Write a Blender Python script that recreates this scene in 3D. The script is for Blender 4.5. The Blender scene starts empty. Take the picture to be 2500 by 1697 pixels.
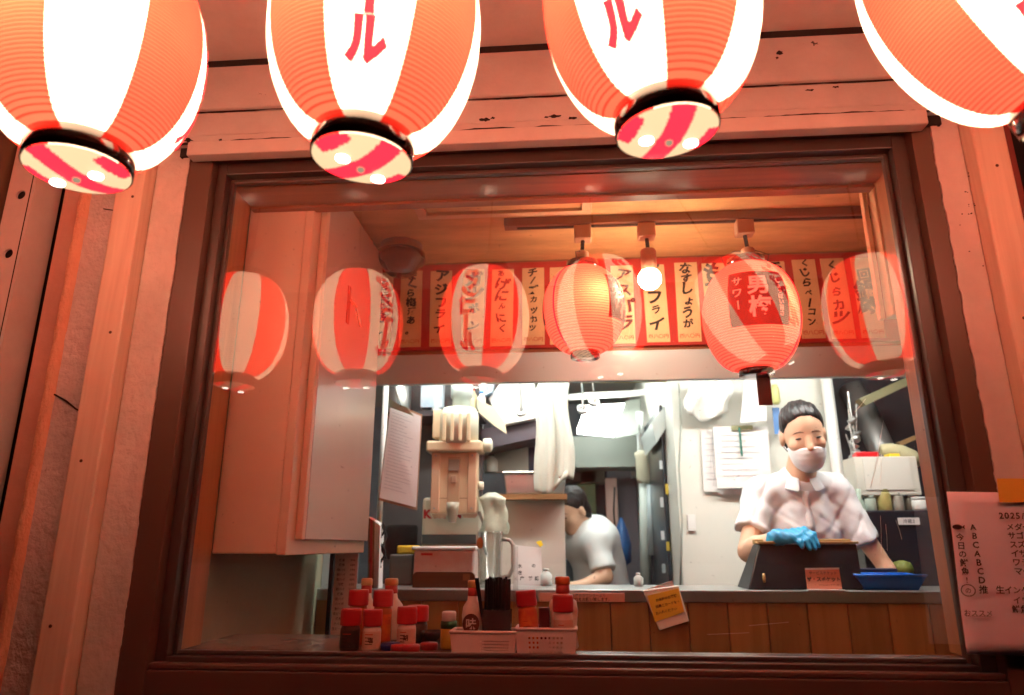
import bpy, bmesh, math, random
import numpy as np
from mathutils import Vector, Matrix, Euler
random.seed(7); rng = np.random.default_rng(7)
SC = bpy.context.scene
COL = SC.collection
PI = math.pi
# ------------------------------------------------------------------ camera, sky, exposure
CAMLOC = np.array([0.0, -1.40, 1.45]); TILT = math.radians(15.9); YAW = math.radians(4.4)
FPX, PW, PH = 1700.0, 2500.0, 1697.0
cam = bpy.data.cameras.new('camera'); camo = bpy.data.objects.new('camera', cam); COL.objects.link(camo)
camo.location = CAMLOC; camo.rotation_euler = (PI/2 + TILT, 0, YAW)
cam.sensor_width = 36; cam.lens = 36*FPX/PW; cam.clip_start = 0.02; cam.clip_end = 500
cam.dof.use_dof = True; cam.dof.focus_distance = 1.55; cam.dof.aperture_fstop = 3.2
SC.camera = camo
world = bpy.data.worlds.new('World'); SC.world = world; world.use_nodes = True
wn = world.node_tree.nodes; wl = world.node_tree.links
sky = wn.new('ShaderNodeTexSky'); sky.sky_type = 'NISHITA'; sky.sun_disc = False
sky.sun_elevation = math.radians(-6); sky.sun_rotation = math.radians(200)
wl.new(sky.outputs[0], wn['Background'].inputs[0]); wn['Background'].inputs[1].default_value = 0.05
SC.view_settings.view_transform = 'Standard'; SC.view_settings.look = 'None'
SC.view_settings.exposure = 0.8; SC.view_settings.gamma = 1.0
SC.cycles.use_denoising = True
SC.cycles.max_bounces = 6; SC.cycles.diffuse_bounces = 3; SC.cycles.glossy_bounces = 4
SC.cycles.transmission_bounces = 6; SC.cycles.transparent_max_bounces = 12
SC.cycles.sample_clamp_indirect = 6.0; SC.cycles.caustics_reflective = False; SC.cycles.caustics_refractive = False
# light levels
L_WHITE, L_RED, L_BULB = 0.30, 0.30, 21.0

# ------------------------------------------------------------------ helpers
_f = np.array([-math.sin(YAW)*math.cos(TILT), math.cos(YAW)*math.cos(TILT), math.sin(TILT)])
_r = np.array([math.cos(YAW), math.sin(YAW), 0.0]); _u = np.cross(_r, _f)
K = 2500.0/2324.0
def D(x, y, Y):
    """Point of the place at depth Y seen at photo position x,y (2324 px wide copy)."""
    x *= K; y *= K
    d = _f + _r*((x-PW/2)/FPX) - _u*((y-PH/2)/FPX)
    return CAMLOC + d*((Y-CAMLOC[1])/d[1])
def rect(x0, y0, x1, y1, Y):
    xm, ym = (x0+x1)/2, (y0+y1)/2
    return D(x0, ym, Y)[0], D(x1, ym, Y)[0], D(xm, y1, Y)[2], D(xm, y0, Y)[2]   # X0 X1 Z0 Z1
def s(r, g, b):
    f = lambda c: ((c/255+0.055)/1.055)**2.4 if c > 10 else c/255/12.92
    return (f(r), f(g), f(b), 1)

MATS = {}
def mat(name, col, rough=0.6, metal=0.0, var=0.0, vscale=8.0, bump=0.0, bscale=60.0, col2=None, thr=None,
        stretch=(1, 1, 1), coat=0.0, emit=None, estr=0.0, spec=0.5, alpha=None, trans=0.0, bdist=0.004):
    if name in MATS: return MATS[name]
    m = bpy.data.materials.new(name); m.use_nodes = True; MATS[name] = m
    nt = m.node_tree; n = nt.nodes; l = nt.links; b = n['Principled BSDF']
    c = col if len(col) == 4 else (*col, 1)
    b.inputs['Base Color'].default_value = c
    b.inputs['Roughness'].default_value = rough; b.inputs['Metallic'].default_value = metal
    b.inputs['Coat Weight'].default_value = coat; b.inputs['Specular IOR Level'].default_value = spec
    if trans: b.inputs['Transmission Weight'].default_value = trans
    if emit: b.inputs['Emission Color'].default_value = (*emit[:3], 1); b.inputs['Emission Strength'].default_value = estr
    if var or bump or col2:
        tc = n.new('ShaderNodeTexCoord'); mp = n.new('ShaderNodeMapping'); mp.inputs['Scale'].default_value = stretch
        l.new(tc.outputs['Object'], mp.inputs[0])
    if var or col2:
        nz = n.new('ShaderNodeTexNoise'); nz.inputs['Scale'].default_value = vscale; nz.inputs['Detail'].default_value = 6
        nz.inputs['Roughness'].default_value = 0.65
        l.new(mp.outputs[0], nz.inputs['Vector'])
        rp = n.new('ShaderNodeValToRGB'); l.new(nz.outputs['Fac'], rp.inputs[0])
        if thr: rp.color_ramp.elements[0].position, rp.color_ramp.elements[1].position = thr
        else: rp.color_ramp.elements[0].position, rp.color_ramp.elements[1].position = 0.3, 0.7
        if col2: a, d = c, (*col2[:3], 1)
        else:
            a = tuple(max(0, x*(1-var)) for x in c[:3])+(1,); d = tuple(min(1, x*(1+var)) for x in c[:3])+(1,)
        rp.color_ramp.elements[0].color = a; rp.color_ramp.elements[1].color = d
        l.new(rp.outputs[0], b.inputs['Base Color'])
    if bump:
        nb = n.new('ShaderNodeTexNoise'); nb.inputs['Scale'].default_value = bscale; nb.inputs['Detail'].default_value = 4
        l.new(mp.outputs[0], nb.inputs['Vector'])
        bp = n.new('ShaderNodeBump'); bp.inputs['Strength'].default_value = bump; bp.inputs['Distance'].default_value = bdist
        l.new(nb.outputs['Fac'], bp.inputs['Height']); l.new(bp.outputs[0], b.inputs['Normal'])
    return m
def worn(name, col, chip, rough=0.55, var=0.14, bump=0.3, bscale=45, chipthr=(0.70, 0.715), cscale=9, stretch=(1, 1, 1), bdist=.004):
    """painted surface with flaked specks and soft dirt"""
    m = mat(name, col, rough, var=var, vscale=5, bump=bump, bscale=bscale, stretch=stretch, bdist=bdist)
    nt = m.node_tree; n = nt.nodes; l = nt.links; b = n['Principled BSDF']
    src = b.inputs['Base Color'].links[0].from_socket
    tc = n.new('ShaderNodeTexCoord'); nz = n.new('ShaderNodeTexNoise'); nz.inputs['Scale'].default_value = cscale
    nz.inputs['Detail'].default_value = 9; nz.inputs['Roughness'].default_value = 0.72
    l.new(tc.outputs['Object'], nz.inputs['Vector'])
    rp = n.new('ShaderNodeValToRGB'); rp.color_ramp.elements[0].position, rp.color_ramp.elements[1].position = chipthr
    l.new(nz.outputs['Fac'], rp.inputs[0])
    mx = n.new('ShaderNodeMixRGB'); mx.inputs[2].default_value = (*chip[:3], 1)
    l.new(rp.outputs[0], mx.inputs[0]); l.new(src, mx.inputs[1]); l.new(mx.outputs[0], b.inputs['Base Color'])
    return m
def wood(name, c1, c2, scale=14, axis='z', rough=0.5, bump=0.15, dist=2.0):
    m = mat(name, c1, rough)
    nt = m.node_tree; n = nt.nodes; l = nt.links; b = n['Principled BSDF']
    tc = n.new('ShaderNodeTexCoord'); mp = n.new('ShaderNodeMapping')
    mp.inputs['Scale'].default_value = {'z': (1, 1, .06), 'x': (.06, 1, 1), 'y': (1, .06, 1)}[axis]
    l.new(tc.outputs['Object'], mp.inputs[0])
    nz = n.new('ShaderNodeTexNoise'); nz.inputs['Scale'].default_value = scale*6; nz.inputs['Detail'].default_value = 5
    nz.inputs['Distortion'].default_value = dist*0.3
    l.new(mp.outputs[0], nz.inputs['Vector'])
    rp = n.new('ShaderNodeValToRGB'); rp.color_ramp.elements[0].position = 0.3; rp.color_ramp.elements[1].position = 0.72
    rp.color_ramp.elements[0].color = (*c1[:3], 1); rp.color_ramp.elements[1].color = (*c2[:3], 1)
    l.new(nz.outputs['Fac'], rp.inputs[0]); l.new(rp.outputs[0], b.inputs['Base Color'])
    bp = n.new('ShaderNodeBump'); bp.inputs['Strength'].default_value = bump; bp.inputs['Distance'].default_value = 0.002
    l.new(nz.outputs['Fac'], bp.inputs['Height']); l.new(bp.outputs[0], b.inputs['Normal'])
    return m

class MB:
    def __init__(s): s.v = []; s.f = []; s.m = []
    def add(s, v, f, mi=0):
        o = len(s.v); s.v += [tuple(float(c) for c in p) for p in v]; s.f += [tuple(i+o for i in q) for q in f]; s.m += [mi]*len(f); return s
    def box(s, x0, x1, y0, y1, z0, z1, mi=0):
        v = [(x, y, z) for z in (z0, z1) for y in (y0, y1) for x in (x0, x1)]
        return s.add(v, [(0, 2, 3, 1), (4, 5, 7, 6), (0, 1, 5, 4), (2, 6, 7, 3), (0, 4, 6, 2), (1, 3, 7, 5)], mi)
    def prism(s, pts, off, mi=0):
        """polygon (3-D points) pushed along off"""
        n = len(pts); pts = [np.array(p, float) for p in pts]; off = np.array(off, float)
        nm = np.zeros(3)
        for i in range(n): nm += np.cross(pts[i], pts[(i+1) % n])
        if nm @ off > 0: pts = pts[::-1]
        v = pts + [p+off for p in pts]
        return s.add(v, [tuple(range(n)), tuple(range(2*n-1, n-1, -1))] + [(i, i+n, (i+1) % n+n, (i+1) % n) for i in range(n)], mi)
    def lathe(s, prof, c=(0, 0, 0), n=24, mi=0, axis=None, close=True):
        """prof = [(r,z)] turned about z at c (axis: optional 3x3 rotation); bottom first"""
        v = []; f = []; R = axis if axis is not None else np.eye(3); c = np.array(c, float)
        for r, z in prof:
            for k in range(n):
                a = 2*PI*k/n; v.append(c + R @ np.array([r*math.cos(a), r*math.sin(a), z]))
        for j in range(len(prof)-1):
            for k in range(n): f.append((j*n+k, j*n+(k+1) % n, (j+1)*n+(k+1) % n, (j+1)*n+k))
        if close:
            f.append(tuple(range(n-1, -1, -1))); f.append(tuple((len(prof)-1)*n+k for k in range(n)))
        return s.add(v, f, mi)
    def tube(s, pts, r, n=8, mi=0, cap=True):
        pts = [np.array(p, float) for p in pts]; rs = r if isinstance(r, (list, tuple)) else [r]*len(pts)
        v = []; f = []; prev = None
        for i, p in enumerate(pts):
            t = pts[min(i+1, len(pts)-1)] - pts[max(i-1, 0)]; t /= (np.linalg.norm(t)+1e-9)
            if prev is None:
                a = np.cross(t, [0, 0, 1.0]); a = a if np.linalg.norm(a) > 1e-3 else np.cross(t, [1.0, 0, 0])
            else: a = prev - t*(prev @ t)
            a /= np.linalg.norm(a); prev = a; b = np.cross(t, a)
            for k in range(n):
                q = 2*PI*k/n; v.append(p + rs[i]*(a*math.cos(q)+b*math.sin(q)))
        for j in range(len(pts)-1):
            for k in range(n): f.append((j*n+k, j*n+(k+1) % n, (j+1)*n+(k+1) % n, (j+1)*n+k))
        if cap: f.append(tuple(range(n-1, -1, -1))); f.append(tuple((len(pts)-1)*n+k for k in range(n)))
        return s.add(v, f, mi)
    def sheet(s, grid, mi=0):
        """grid[i][j] of points"""
        h, w = len(grid), len(grid[0]); v = [p for row in grid for p in row]
        return s.add(v, [(i*w+j, i*w+j+1, (i+1)*w+j+1, (i+1)*w+j) for i in range(h-1) for j in range(w-1)], mi)

def tag(o, label, cat, group=None):
    o['label'] = label; o['category'] = cat
    if group: o['group'] = group
    return o
def thing(name, label, cat, loc=(0, 0, 0), group=None):
    o = bpy.data.objects.new(name, None); COL.objects.link(o); o.location = [float(c) for c in loc]; o.empty_display_size = .05
    return tag(o, label, cat, group)
def obj(name, mb, mats, parent=None, smooth=False, bevel=0.0, solid=0.0, subsurf=0, local=False, seg=2):
    me = bpy.data.meshes.new(name); me.from_pydata(mb.v, [], mb.f)
    if not isinstance(mats, (list, tuple)): mats = [mats]
    for m in mats: me.materials.append(m)
    if len(mats) > 1: me.polygons.foreach_set('material_index', mb.m)
    if smooth: me.polygons.foreach_set('use_smooth', [True]*len(me.polygons))
    me.update()
    o = bpy.data.objects.new(name, me); COL.objects.link(o)
    if parent:
        o.parent = parent
        if not local:
            if parent.parent is None: o.matrix_parent_inverse = Matrix.Translation(-parent.location)
    if solid:
        md = o.modifiers.new('s', 'SOLIDIFY'); md.thickness = solid; md.offset = 0
    if bevel:
        md = o.modifiers.new('b', 'BEVEL'); md.width = bevel; md.segments = seg; md.limit_method = 'ANGLE'; md.angle_limit = 0.6
    if subsurf:
        md = o.modifiers.new('u', 'SUBSURF'); md.levels = subsurf; md.render_levels = subsurf
    return o
def one(name, mb, mats, label, cat, group=None, **k):
    return tag(obj(name, mb, mats, None, **k), label, cat, group)
def smoothby(o, ang=35):
    me = o.data; me.polygons.foreach_set('use_smooth', [True]*len(me.polygons))
    me.set_sharp_from_angle(angle=math.radians(ang)); return o

# ---- writing: glyph outlines as meshes
_gl = {}
def glyph(c, off):
    k = (c, off)
    if k not in _gl:
        cu = bpy.data.curves.new('g', 'FONT'); cu.body = c; cu.size = 1; cu.offset = off; cu.resolution_u = 2; cu.fill_mode = 'FRONT'
        ob = bpy.data.objects.new('g', cu); me = bpy.data.meshes.new_from_object(ob)
        v = np.array([w.co[:2] for w in me.vertices]).reshape(-1, 2); f = [tuple(p.vertices) for p in me.polygons]
        bpy.data.objects.remove(ob); bpy.data.curves.remove(cu); bpy.data.meshes.remove(me)
        _gl[k] = (v, f)
    return _gl[k]
def lay(text, vertical=True, off=0.02, pitch=1.0, hand=0.0, widths=None):
    """flat 2-D layout of the text in em units, centred at the origin"""
    V = []; F = []; n = 0; pen = 0.0
    for c in text:
        if c == ' ': pen += 0.5*pitch; continue
        v, f = glyph(c, off)
        if len(v) == 0: continue
        asc = ord(c) < 0x250
        v = v - np.array([0.5 if not asc else (v[:, 0].min()+v[:, 0].max())/2, 0.36])
        if vertical and c in 'ー-': v = v @ np.array([[0, -1], [1, 0]])
        if hand:
            a = random.gauss(0, .09)*hand; sc = 1+random.gauss(0, .1)*hand; sh = random.gauss(.05, .1)*hand
            v = (v*np.array([sc, sc*.95])) @ np.array([[math.cos(a), math.sin(a)], [-math.sin(a)+sh, math.cos(a)]]) + np.array([random.gauss(0, .05), random.gauss(0, .03)])*hand
        st = (0.62 if asc else 1.0)*pitch
        if vertical: v = v + np.array([0, -pen-.5*pitch]); pen += pitch
        else: v = v + np.array([pen+st/2, 0]); pen += st
        V.append(v); F += [tuple(i+n for i in q) for q in f]; n += len(v)
    if not V: return np.zeros((0, 2)), []
    V = np.vstack(V); V = V - (np.array([0, -pen/2]) if vertical else np.array([pen/2, 0]))
    return V, F
def write(parent, text, c, size, material, right=(1, 0, 0), up=(0, 0, 1), vertical=True, off=0.02, pitch=1.0, hand=0.0, name='lettering', local=False):
    V, F = lay(text, vertical, off, pitch, hand); right = np.array(right, float); up = np.array(up, float); c = np.array(c, float)
    mb = MB(); mb.add([c + right*a*size + up*b*size for a, b in V], F)
    return obj(name, mb, material, parent, local=local)

# ---- smooth solids (people) from distance fields
def smin(a, b, k):
    h = np.clip(.5+.5*(b-a)/k, 0, 1); return b*(1-h)+a*h-k*h*(1-h)
def smax(a, b, k): return -smin(-a, -b, k)
def caps(P, a, b, ra, rb):
    a = np.asarray(a, np.float32); ba = np.asarray(b, np.float32)-a; pa = P-a
    t = np.clip((pa@ba)/(ba@ba), 0, 1); return np.linalg.norm(pa-t[:, None]*ba, axis=1)-(ra+(rb-ra)*t)
def ell(P, c, r, R=None):
    p = P-np.asarray(c, np.float32)
    if R is not None: p = p@np.asarray(R, np.float32)
    r = np.asarray(r, np.float32); k0 = np.linalg.norm(p/r, axis=1); k1 = np.linalg.norm(p/(r*r), axis=1)+1e-9
    return k0*(k0-1)/k1
def nets(f, lo, hi, h):
    ax = [np.arange(l, u+h, h, dtype=np.float32) for l, u in zip(lo, hi)]
    G = np.stack(np.meshgrid(*ax, indexing='ij'), -1); sh = G.shape[:3]
    V = f(G.reshape(-1, 3)).reshape(sh).astype(np.float32)
    ins = V < 0; nx, ny, nz = [k-1 for k in sh]
    acc = np.zeros((nx, ny, nz, 3), np.float32); cnt = np.zeros((nx, ny, nz), np.float32)
    cor = [(i, j, k) for i in (0, 1) for j in (0, 1) for k in (0, 1)]
    sl = lambda A, o: A[o[0]:o[0]+nx, o[1]:o[1]+ny, o[2]:o[2]+nz]
    for a in cor:
        for d in range(3):
            if a[d]: continue
            b = list(a); b[d] = 1; va, vb = sl(V, a), sl(V, b); x = (va < 0) != (vb < 0)
            t = np.where(x, va/np.where(x, va-vb, 1), 0)
            for q in range(3): acc[..., q] += np.where(x, a[q] + (t if q == d else 0), 0)
            cnt += x
    act = cnt > 0; idx = -np.ones((nx, ny, nz), np.int64); idx[act] = np.arange(act.sum())
    I = np.argwhere(act); P = (I + acc[act]/cnt[act][:, None])*h + np.array(lo)
    Fs = []
    for d in range(3):
        e, g = [q for q in range(3) if q != d]
        o1 = [0, 0, 0]; o1[d] = 1
        A = ins[tuple(slice(0, sh[q]-o1[q]) for q in range(3))]; B = ins[tuple(slice(o1[q], None) for q in range(3))]
        ed = np.argwhere(A != B); ed = ed[(ed[:, e] > 0) & (ed[:, g] > 0) & (ed[:, e] < sh[e]-1) & (ed[:, g] < sh[g]-1)]
        qs = []
        for de, dg in ((-1, -1), (0, -1), (0, 0), (-1, 0)):
            c = ed.copy(); c[:, e] += de; c[:, g] += dg; qs.append(idx[c[:, 0], c[:, 1], c[:, 2]])
        q = np.stack(qs, 1); fl = A[ed[:, 0], ed[:, 1], ed[:, 2]]
        if d == 1: fl = ~fl
        q[~fl] = q[~fl][:, ::-1]; Fs.append(q)
    Fs = np.vstack(Fs); Fs = Fs[(Fs >= 0).all(1)]
    mb = MB(); mb.v = [tuple(p) for p in P.tolist()]; mb.f = [tuple(q) for q in Fs.tolist()]; mb.m = [0]*len(mb.f)
    return mb
def hit(f, o, d, tmax=0.4, n=400):
    """where the ray from outside meets the field"""
    o = np.array(o, float); d = np.array(d, float); d /= np.linalg.norm(d)
    t = np.linspace(0, tmax, n); v = f((o + d*t[:, None]).astype(np.float32)); k = np.argmax(v < 0); return o + d*t[k]

# ------------------------------------------------------------------ materials of the place
PEACH = s(186, 178, 170); CHIP = s(30, 20, 16)
M_paint = worn('peach_paint', PEACH, CHIP, rough=.5, bump=.2, chipthr=(.735, .745), cscale=7)
M_paint2 = worn('peach_board', s(175, 168, 162), CHIP, rough=.5, bump=.4, chipthr=(.675, .685), cscale=13)
M_plaster = worn('plaster', s(196, 188, 178), s(90, 60, 45), rough=.8, bump=.8, bscale=60, bdist=.006, chipthr=(.68, .74), cscale=12, var=.2)
M_rough = worn('rough_render', s(182, 172, 166), s(70, 45, 35), rough=.9, bump=1.0, bscale=70, bdist=.006, chipthr=(.66, .74), cscale=14, var=.22)
M_lipedge = worn('render_edge', s(205, 150, 120), s(90, 60, 45), rough=.85, bump=1.0, bscale=60, bdist=.007, chipthr=(.68, .74))
M_batten = wood('batten_wood', s(208, 184, 160), s(226, 206, 182), scale=9, rough=.45, bump=.1)
M_mauve = worn('weathered_board', s(176, 128, 112), CHIP, rough=.7, bump=.3, chipthr=(.69, .70))
M_dark = mat('dark_gap', s(26, 18, 14), .9)
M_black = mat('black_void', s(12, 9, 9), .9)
M_frame = mat('bronze_frame', s(88, 66, 56), .36, metal=.0, var=.12, vscale=4, stretch=(1, 1, .1))
M_frame_d = mat('bronze_dark', s(68, 56, 51), .34, metal=.0)
M_reveal = wood('reveal_wood', s(160, 108, 68), s(186, 130, 84), scale=7, rough=.4)
M_revealx = wood('reveal_wood_x', s(128, 78, 42), s(160, 100, 54), scale=7, axis='x', rough=.4)
M_ceil = mat('ceiling_board', s(218, 176, 118), .55, var=.26, vscale=14, stretch=(.25, 1, 1), bump=.05, bscale=20)
M_wallin = mat('greenish_wall', s(150, 146, 120), .6, var=.08, vscale=4)
M_plank = wood('riser_wood', s(164, 122, 70), s(190, 146, 88), scale=5, rough=.45)
_n = M_plank.node_tree.nodes; _l = M_plank.node_tree.links; _oi = _n.new('ShaderNodeObjectInfo'); _hs = _n.new('ShaderNodeHueSaturation'); _mr = _n.new('ShaderNodeMapRange')
_mr.inputs['To Min'].default_value = .72; _mr.inputs['To Max'].default_value = 1.18; _l.new(_oi.outputs['Random'], _mr.inputs['Value']); _l.new(_mr.outputs[0], _hs.inputs['Value'])
_b = _n['Principled BSDF']; _l.new(_b.inputs['Base Color'].links[0].from_socket, _hs.inputs['Color']); _l.new(_hs.outputs[0], _b.inputs['Base Color'])
M_steel = mat('brushed_steel', s(180, 180, 178), .33, metal=.9, var=.05, vscale=3)
M_steel_d = mat('dull_steel', s(150, 148, 146), .45, metal=.8)
M_kwall = mat('kitchen_wall', s(222, 220, 210), .5, var=.05, vscale=3)
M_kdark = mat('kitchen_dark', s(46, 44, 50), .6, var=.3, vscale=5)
M_kceil = mat('kitchen_ceiling', s(168, 172, 162), .6, var=.06, vscale=4)
M_white = mat('white_plastic', s(232, 230, 226), .4)
M_paper = mat('paper', s(232, 228, 226), .8, var=.04, vscale=20)
M_ink = mat('black_ink', s(24, 20, 18), .7)
M_greyink = mat('grey_print', s(120, 118, 122), .8)
M_redink = mat('red_ink', s(190, 60, 40), .7)

# ------------------------------------------------------------------ ground
g = obj('ground', MB().box(-60, 60, -60, 60, -.2, 0), mat('asphalt', s(62, 60, 60), .85, var=.3, vscale=30, bump=.4, bscale=200)); g['kind'] = 'structure'

# ------------------------------------------------------------------ the building: front wall, lintel, window, room behind
bld = thing('izakaya_building', 'peach painted izakaya front with bronze framed window, wooden battens and the room behind', 'building', (0, 0, 0))
WB, WT = 0.0, 2.34
# left of the window
obj('plaster_strip', MB().box(-.917, -.842, -.05, .06, WB, WT), M_plaster, bld, bevel=.004)
obj('batten', MB().box(-.981, -.9175, -.085, .06, WB, WT), M_batten, bld, bevel=.004)
obj('render_strip', MB().box(-1.062, -.9815, -.052, .06, WB, WT), M_rough, bld)
e = MB(); zs = np.linspace(WB, WT, 90)
gr = [[(-1.082+random.gauss(0, .001), -.06, z), (-1.062+random.gauss(0, .0018), -.068, z), (-1.060, -.045, z), (-1.060, .05, z)] for z in zs]
e.sheet(gr); obj('render_edge', e, M_lipedge, bld, smooth=True)
obj('side_board', MB().box(-1.134, -1.088, -.045, .06, WB, WT), M_mauve, bld, bevel=.003)
obj('wall_gap', MB().box(-1.20, -1.05, .02, .055, WB, WT), M_dark, bld)
# crack line in the render: a thin recess strip
ck = [D(105, 893, -.0545), D(125, 896, -.0545), D(150, 910, -.0545), D(172, 928, -.0545), D(202, 943, -.0545)]
obj('render_crack', MB().tube(ck, [.0012, .002, .0022, .0018, .001], 6), M_dark, bld)
ck = [D(235, 474, -.0545), D(262, 478, -.0545), D(290, 474, -.0545)]
obj('render_crack', MB().tube(ck, .0012, 6), M_dark, bld)
# perforated steel angle at far left
pl = MB(); hz = [D(43, 442, -.10)[2] + k*(D(43, 442, -.10)[2]-D(25, 575, -.10)[2]) for k in range(-9, 4)]
hx = D(30, 520, -.10)[0]; dz = abs(hz[1]-hz[0]); x0, x1 = hx-.032, hx+.020
for z in hz:
    n = 16; ring = [(hx+.011*math.cos(2*PI*k/n), z+.011*math.sin(2*PI*k/n)) for k in range(n)]
    outr = []
    for px_, pz_ in [(1, 0), (1, .5), (1, 1), (.5, 1), (0, 1), (-.5, 1), (-1, 1), (-1, .5), (-1, 0), (-1, -.5), (-1, -1), (-.5, -1), (0, -1), (.5, -1), (1, -1), (1, -.5)]:
        outr.append((hx+px_*((x1-hx) if px_ > 0 else (hx-x0)), z+pz_*dz/2))
    v = [(p[0], -.10, p[1]) for p in outr] + [(p[0], -.10, p[1]) for p in ring] + [(p[0], -.094, p[1]) for p in ring]
    pl.add(v, [(k, (k+1) % n, n+(k+1) % n, n+k) for k in range(n)] + [(n+k, n+(k+1) % n, 2*n+(k+1) % n, 2*n+k) for k in range(n)])
pl.box(x1+.001, x1+.008, -.098, -.02, WB, WT)
obj('perforated_upright', pl, M_paint, bld)
obj('upright_back', MB().box(x0-.1, x1, -.085, -.03, WB, WT), M_dark, bld)
obj('corner_post', MB().box(-1.7, x0-.012, -.16, -.02, WB, WT), mat('corner_wood', s(92, 66, 48), .7, var=.3, vscale=12, stretch=(1, 1, .1)), bld)
# right of the window
obj('plaster_strip', MB().box(.781, .8395, -.05, .06, WB, WT), worn('plaster_r', s(192, 180, 172), CHIP, rough=.7, bump=.3, chipthr=(.705, .715), cscale=22), bld, bevel=.004)
obj('batten', MB().box(.840, .905, -.085, .06, WB, WT), M_batten, bld, bevel=.004)
obj('side_board', MB().box(.9055, .932, -.06, .06, WB, WT), mat('dark_red_board', s(120, 52, 44), .6), bld)
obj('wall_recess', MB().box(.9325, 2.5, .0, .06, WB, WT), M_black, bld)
# under the window
obj('apron_board', MB().box(-.841, .780, -.045, .055, WB, 1.165), mat('apron', s(62, 46, 38), .5, var=.2, vscale=6), bld)
# lintel boards and eave
obj('lintel_board', MB().box(-2.2, 2.2, -.088, .055, 2.402, 2.523), M_paint2, bld, bevel=.004)
obj('lintel_board', MB().box(-2.2, 2.2, -.076, .055, 2.341, 2.400), M_paint2, bld, bevel=.003)
obj('lintel_lower', MB().box(-2.2, 2.2, -.0755, .055, 2.3405, 2.322), M_paint2, bld)
obj('drip_gap', MB().box(-.86, .80, -.06, -.03, 2.300, 2.3215), M_dark, bld)
obj('drip_strip', MB().box(-.826, .757, -.092, -.0605, 2.283, 2.3165), M_paint, bld, bevel=.003)
obj('eave_soffit', MB().box(-2.4, 2.4, -1.15, .05, 2.528, 2.56), M_paint, bld)
obj('eave_seam', MB().box(-2.4, 2.4, -.0905, -.0885, 2.512, 2.5275), M_dark, bld)
obj('eave_board', MB().box(-2.5, 2.5, -1.19, -1.151, 2.44, 2.60), M_paint2, bld)
for X_ in (-.949, .872):
    for z in (1.32, 1.60, 1.88, 2.16):
        obj('nail_head', MB().lathe([(.0032, 0), (.0032, .0008), (.0015, .0014)], (X_+random.uniform(-.012, .012), -.0852, z+random.uniform(-.03, .03)), 10, axis=np.array([[1, 0, 0], [0, 0, -1], [0, 1, 0]])), mat('nail', s(84, 58, 44), .5, metal=.5), bld)
# flaked paint patches on the lintel
def chip(cx, cy, w, h, Y, n=14):
    c = D(cx, cy, Y); q = []
    for k in range(n):
        a = 2*PI*k/n; r = random.uniform(.35, 1.0); q.append((c[0]+w*r*math.cos(a), Y, c[2]+h*r*math.sin(a)))
    return obj('paint_flake_scar', MB().prism(q, (0, -.0012, 0)), M_dark, bld)
for cx, cy, w, h, Y in [(1100, 272, .014, .006, -.0762), (1118, 268, .006, .003, -.0762), (1262, 264, .018, .005, -.0762), (1300, 268, .014, .004, -.0762), (1240, 266, .006, .003, -.0762),
                        (1770, 120, .009, .007, -.0884), (1764, 132, .004, .003, -.0884), (428, 318, .014, .006, -.0762), (500, 318, .006, .003, -.0762), (1840, 205, .012, .003, -.0884), (1896, 198, .008, .003, -.0884)]:
    chip(cx, cy, w, h, Y)
for k in range(26):
    cx = 2195+random.gauss(0, 14)+ (k*1.2); cy = 390+abs(random.gauss(0, 90)); w = random.uniform(.0012, .003)
    chip(cx, cy, w, w*.8, -.0502, 7)

def ragged(name, X0, X1, z, Y, lo, hi, m, n=260):
    a, b = [], []
    h = 0
    for k in range(n+1):
        x = X0+(X1-X0)*k/n; h = .72*h+random.gauss(0, .45); a.append((x, Y, z+lo*(.5+.5*math.tanh(h)))); b.append((x, Y, z+hi))
    mb = MB().sheet([a, b]); return obj(name, mb, m, bld, solid=.0012)
ragged('seam_grime', -1.6, 1.6, 2.3225, -.0766, .0065, -.004, M_dark)
ragged('seam_grime', -1.6, 1.6, 2.5235, -.0890, -.0075, .004, M_dark)
ragged('seam_grime', -1.6, 1.6, 2.4015, -.0772, -.0040, .001, M_dark)
for X_, sg, m_ in ((-.8425, 1, M_plaster), (.7815, -1, MATS['plaster_r'])):
    a, b = [], []; h = 0
    for k in range(200):
        z = 1.0+1.32*k/199; h = .7*h+random.gauss(0, .5); a.append((X_+sg*(.001+.004*(.5+.5*math.tanh(h))), -.0525, z)); b.append((X_-sg*.012, -.0525, z))
    obj('ragged_edge', MB().sheet([a, b]), m_, bld, solid=.003)
# the window: outer frame, sash, pane
win = MB()
def ring(mb, X0, X1, Z0, Z1, wl, wr, wb, wt, Y0, Y1, mi=0):
    mb.box(X0, X0+wl, Y0, Y1, Z0, Z1, mi); mb.box(X1-wr, X1, Y0, Y1, Z0, Z1, mi)
    mb.box(X0+wl, X1-wr, Y0, Y1, Z0, Z0+wb, mi); mb.box(X0+wl, X1-wr, Y0, Y1, Z1-wt, Z1, mi)
ring(win, -.8415, .7805, 1.166, 2.3215, .056, .040, .062, .022, -.05, .03)
wf = obj('window_frame', win, M_frame, bld, bevel=.002)
sa = MB(); ring(sa, -.785, .740, 1.229, 2.299, .022, .030, .020, .030, -.026, .02); ring(sa, -.763, .710, 1.2488, 2.2688, .009, .009, .008, .010, -.004, .012)
obj('sash', sa, M_frame_d, wf, bevel=.002)
led = MB().box(-.785, .740, -.046, -.027, 1.2285, 1.240); obj('sash_rail', led, M_frame, wf, bevel=.003)
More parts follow.
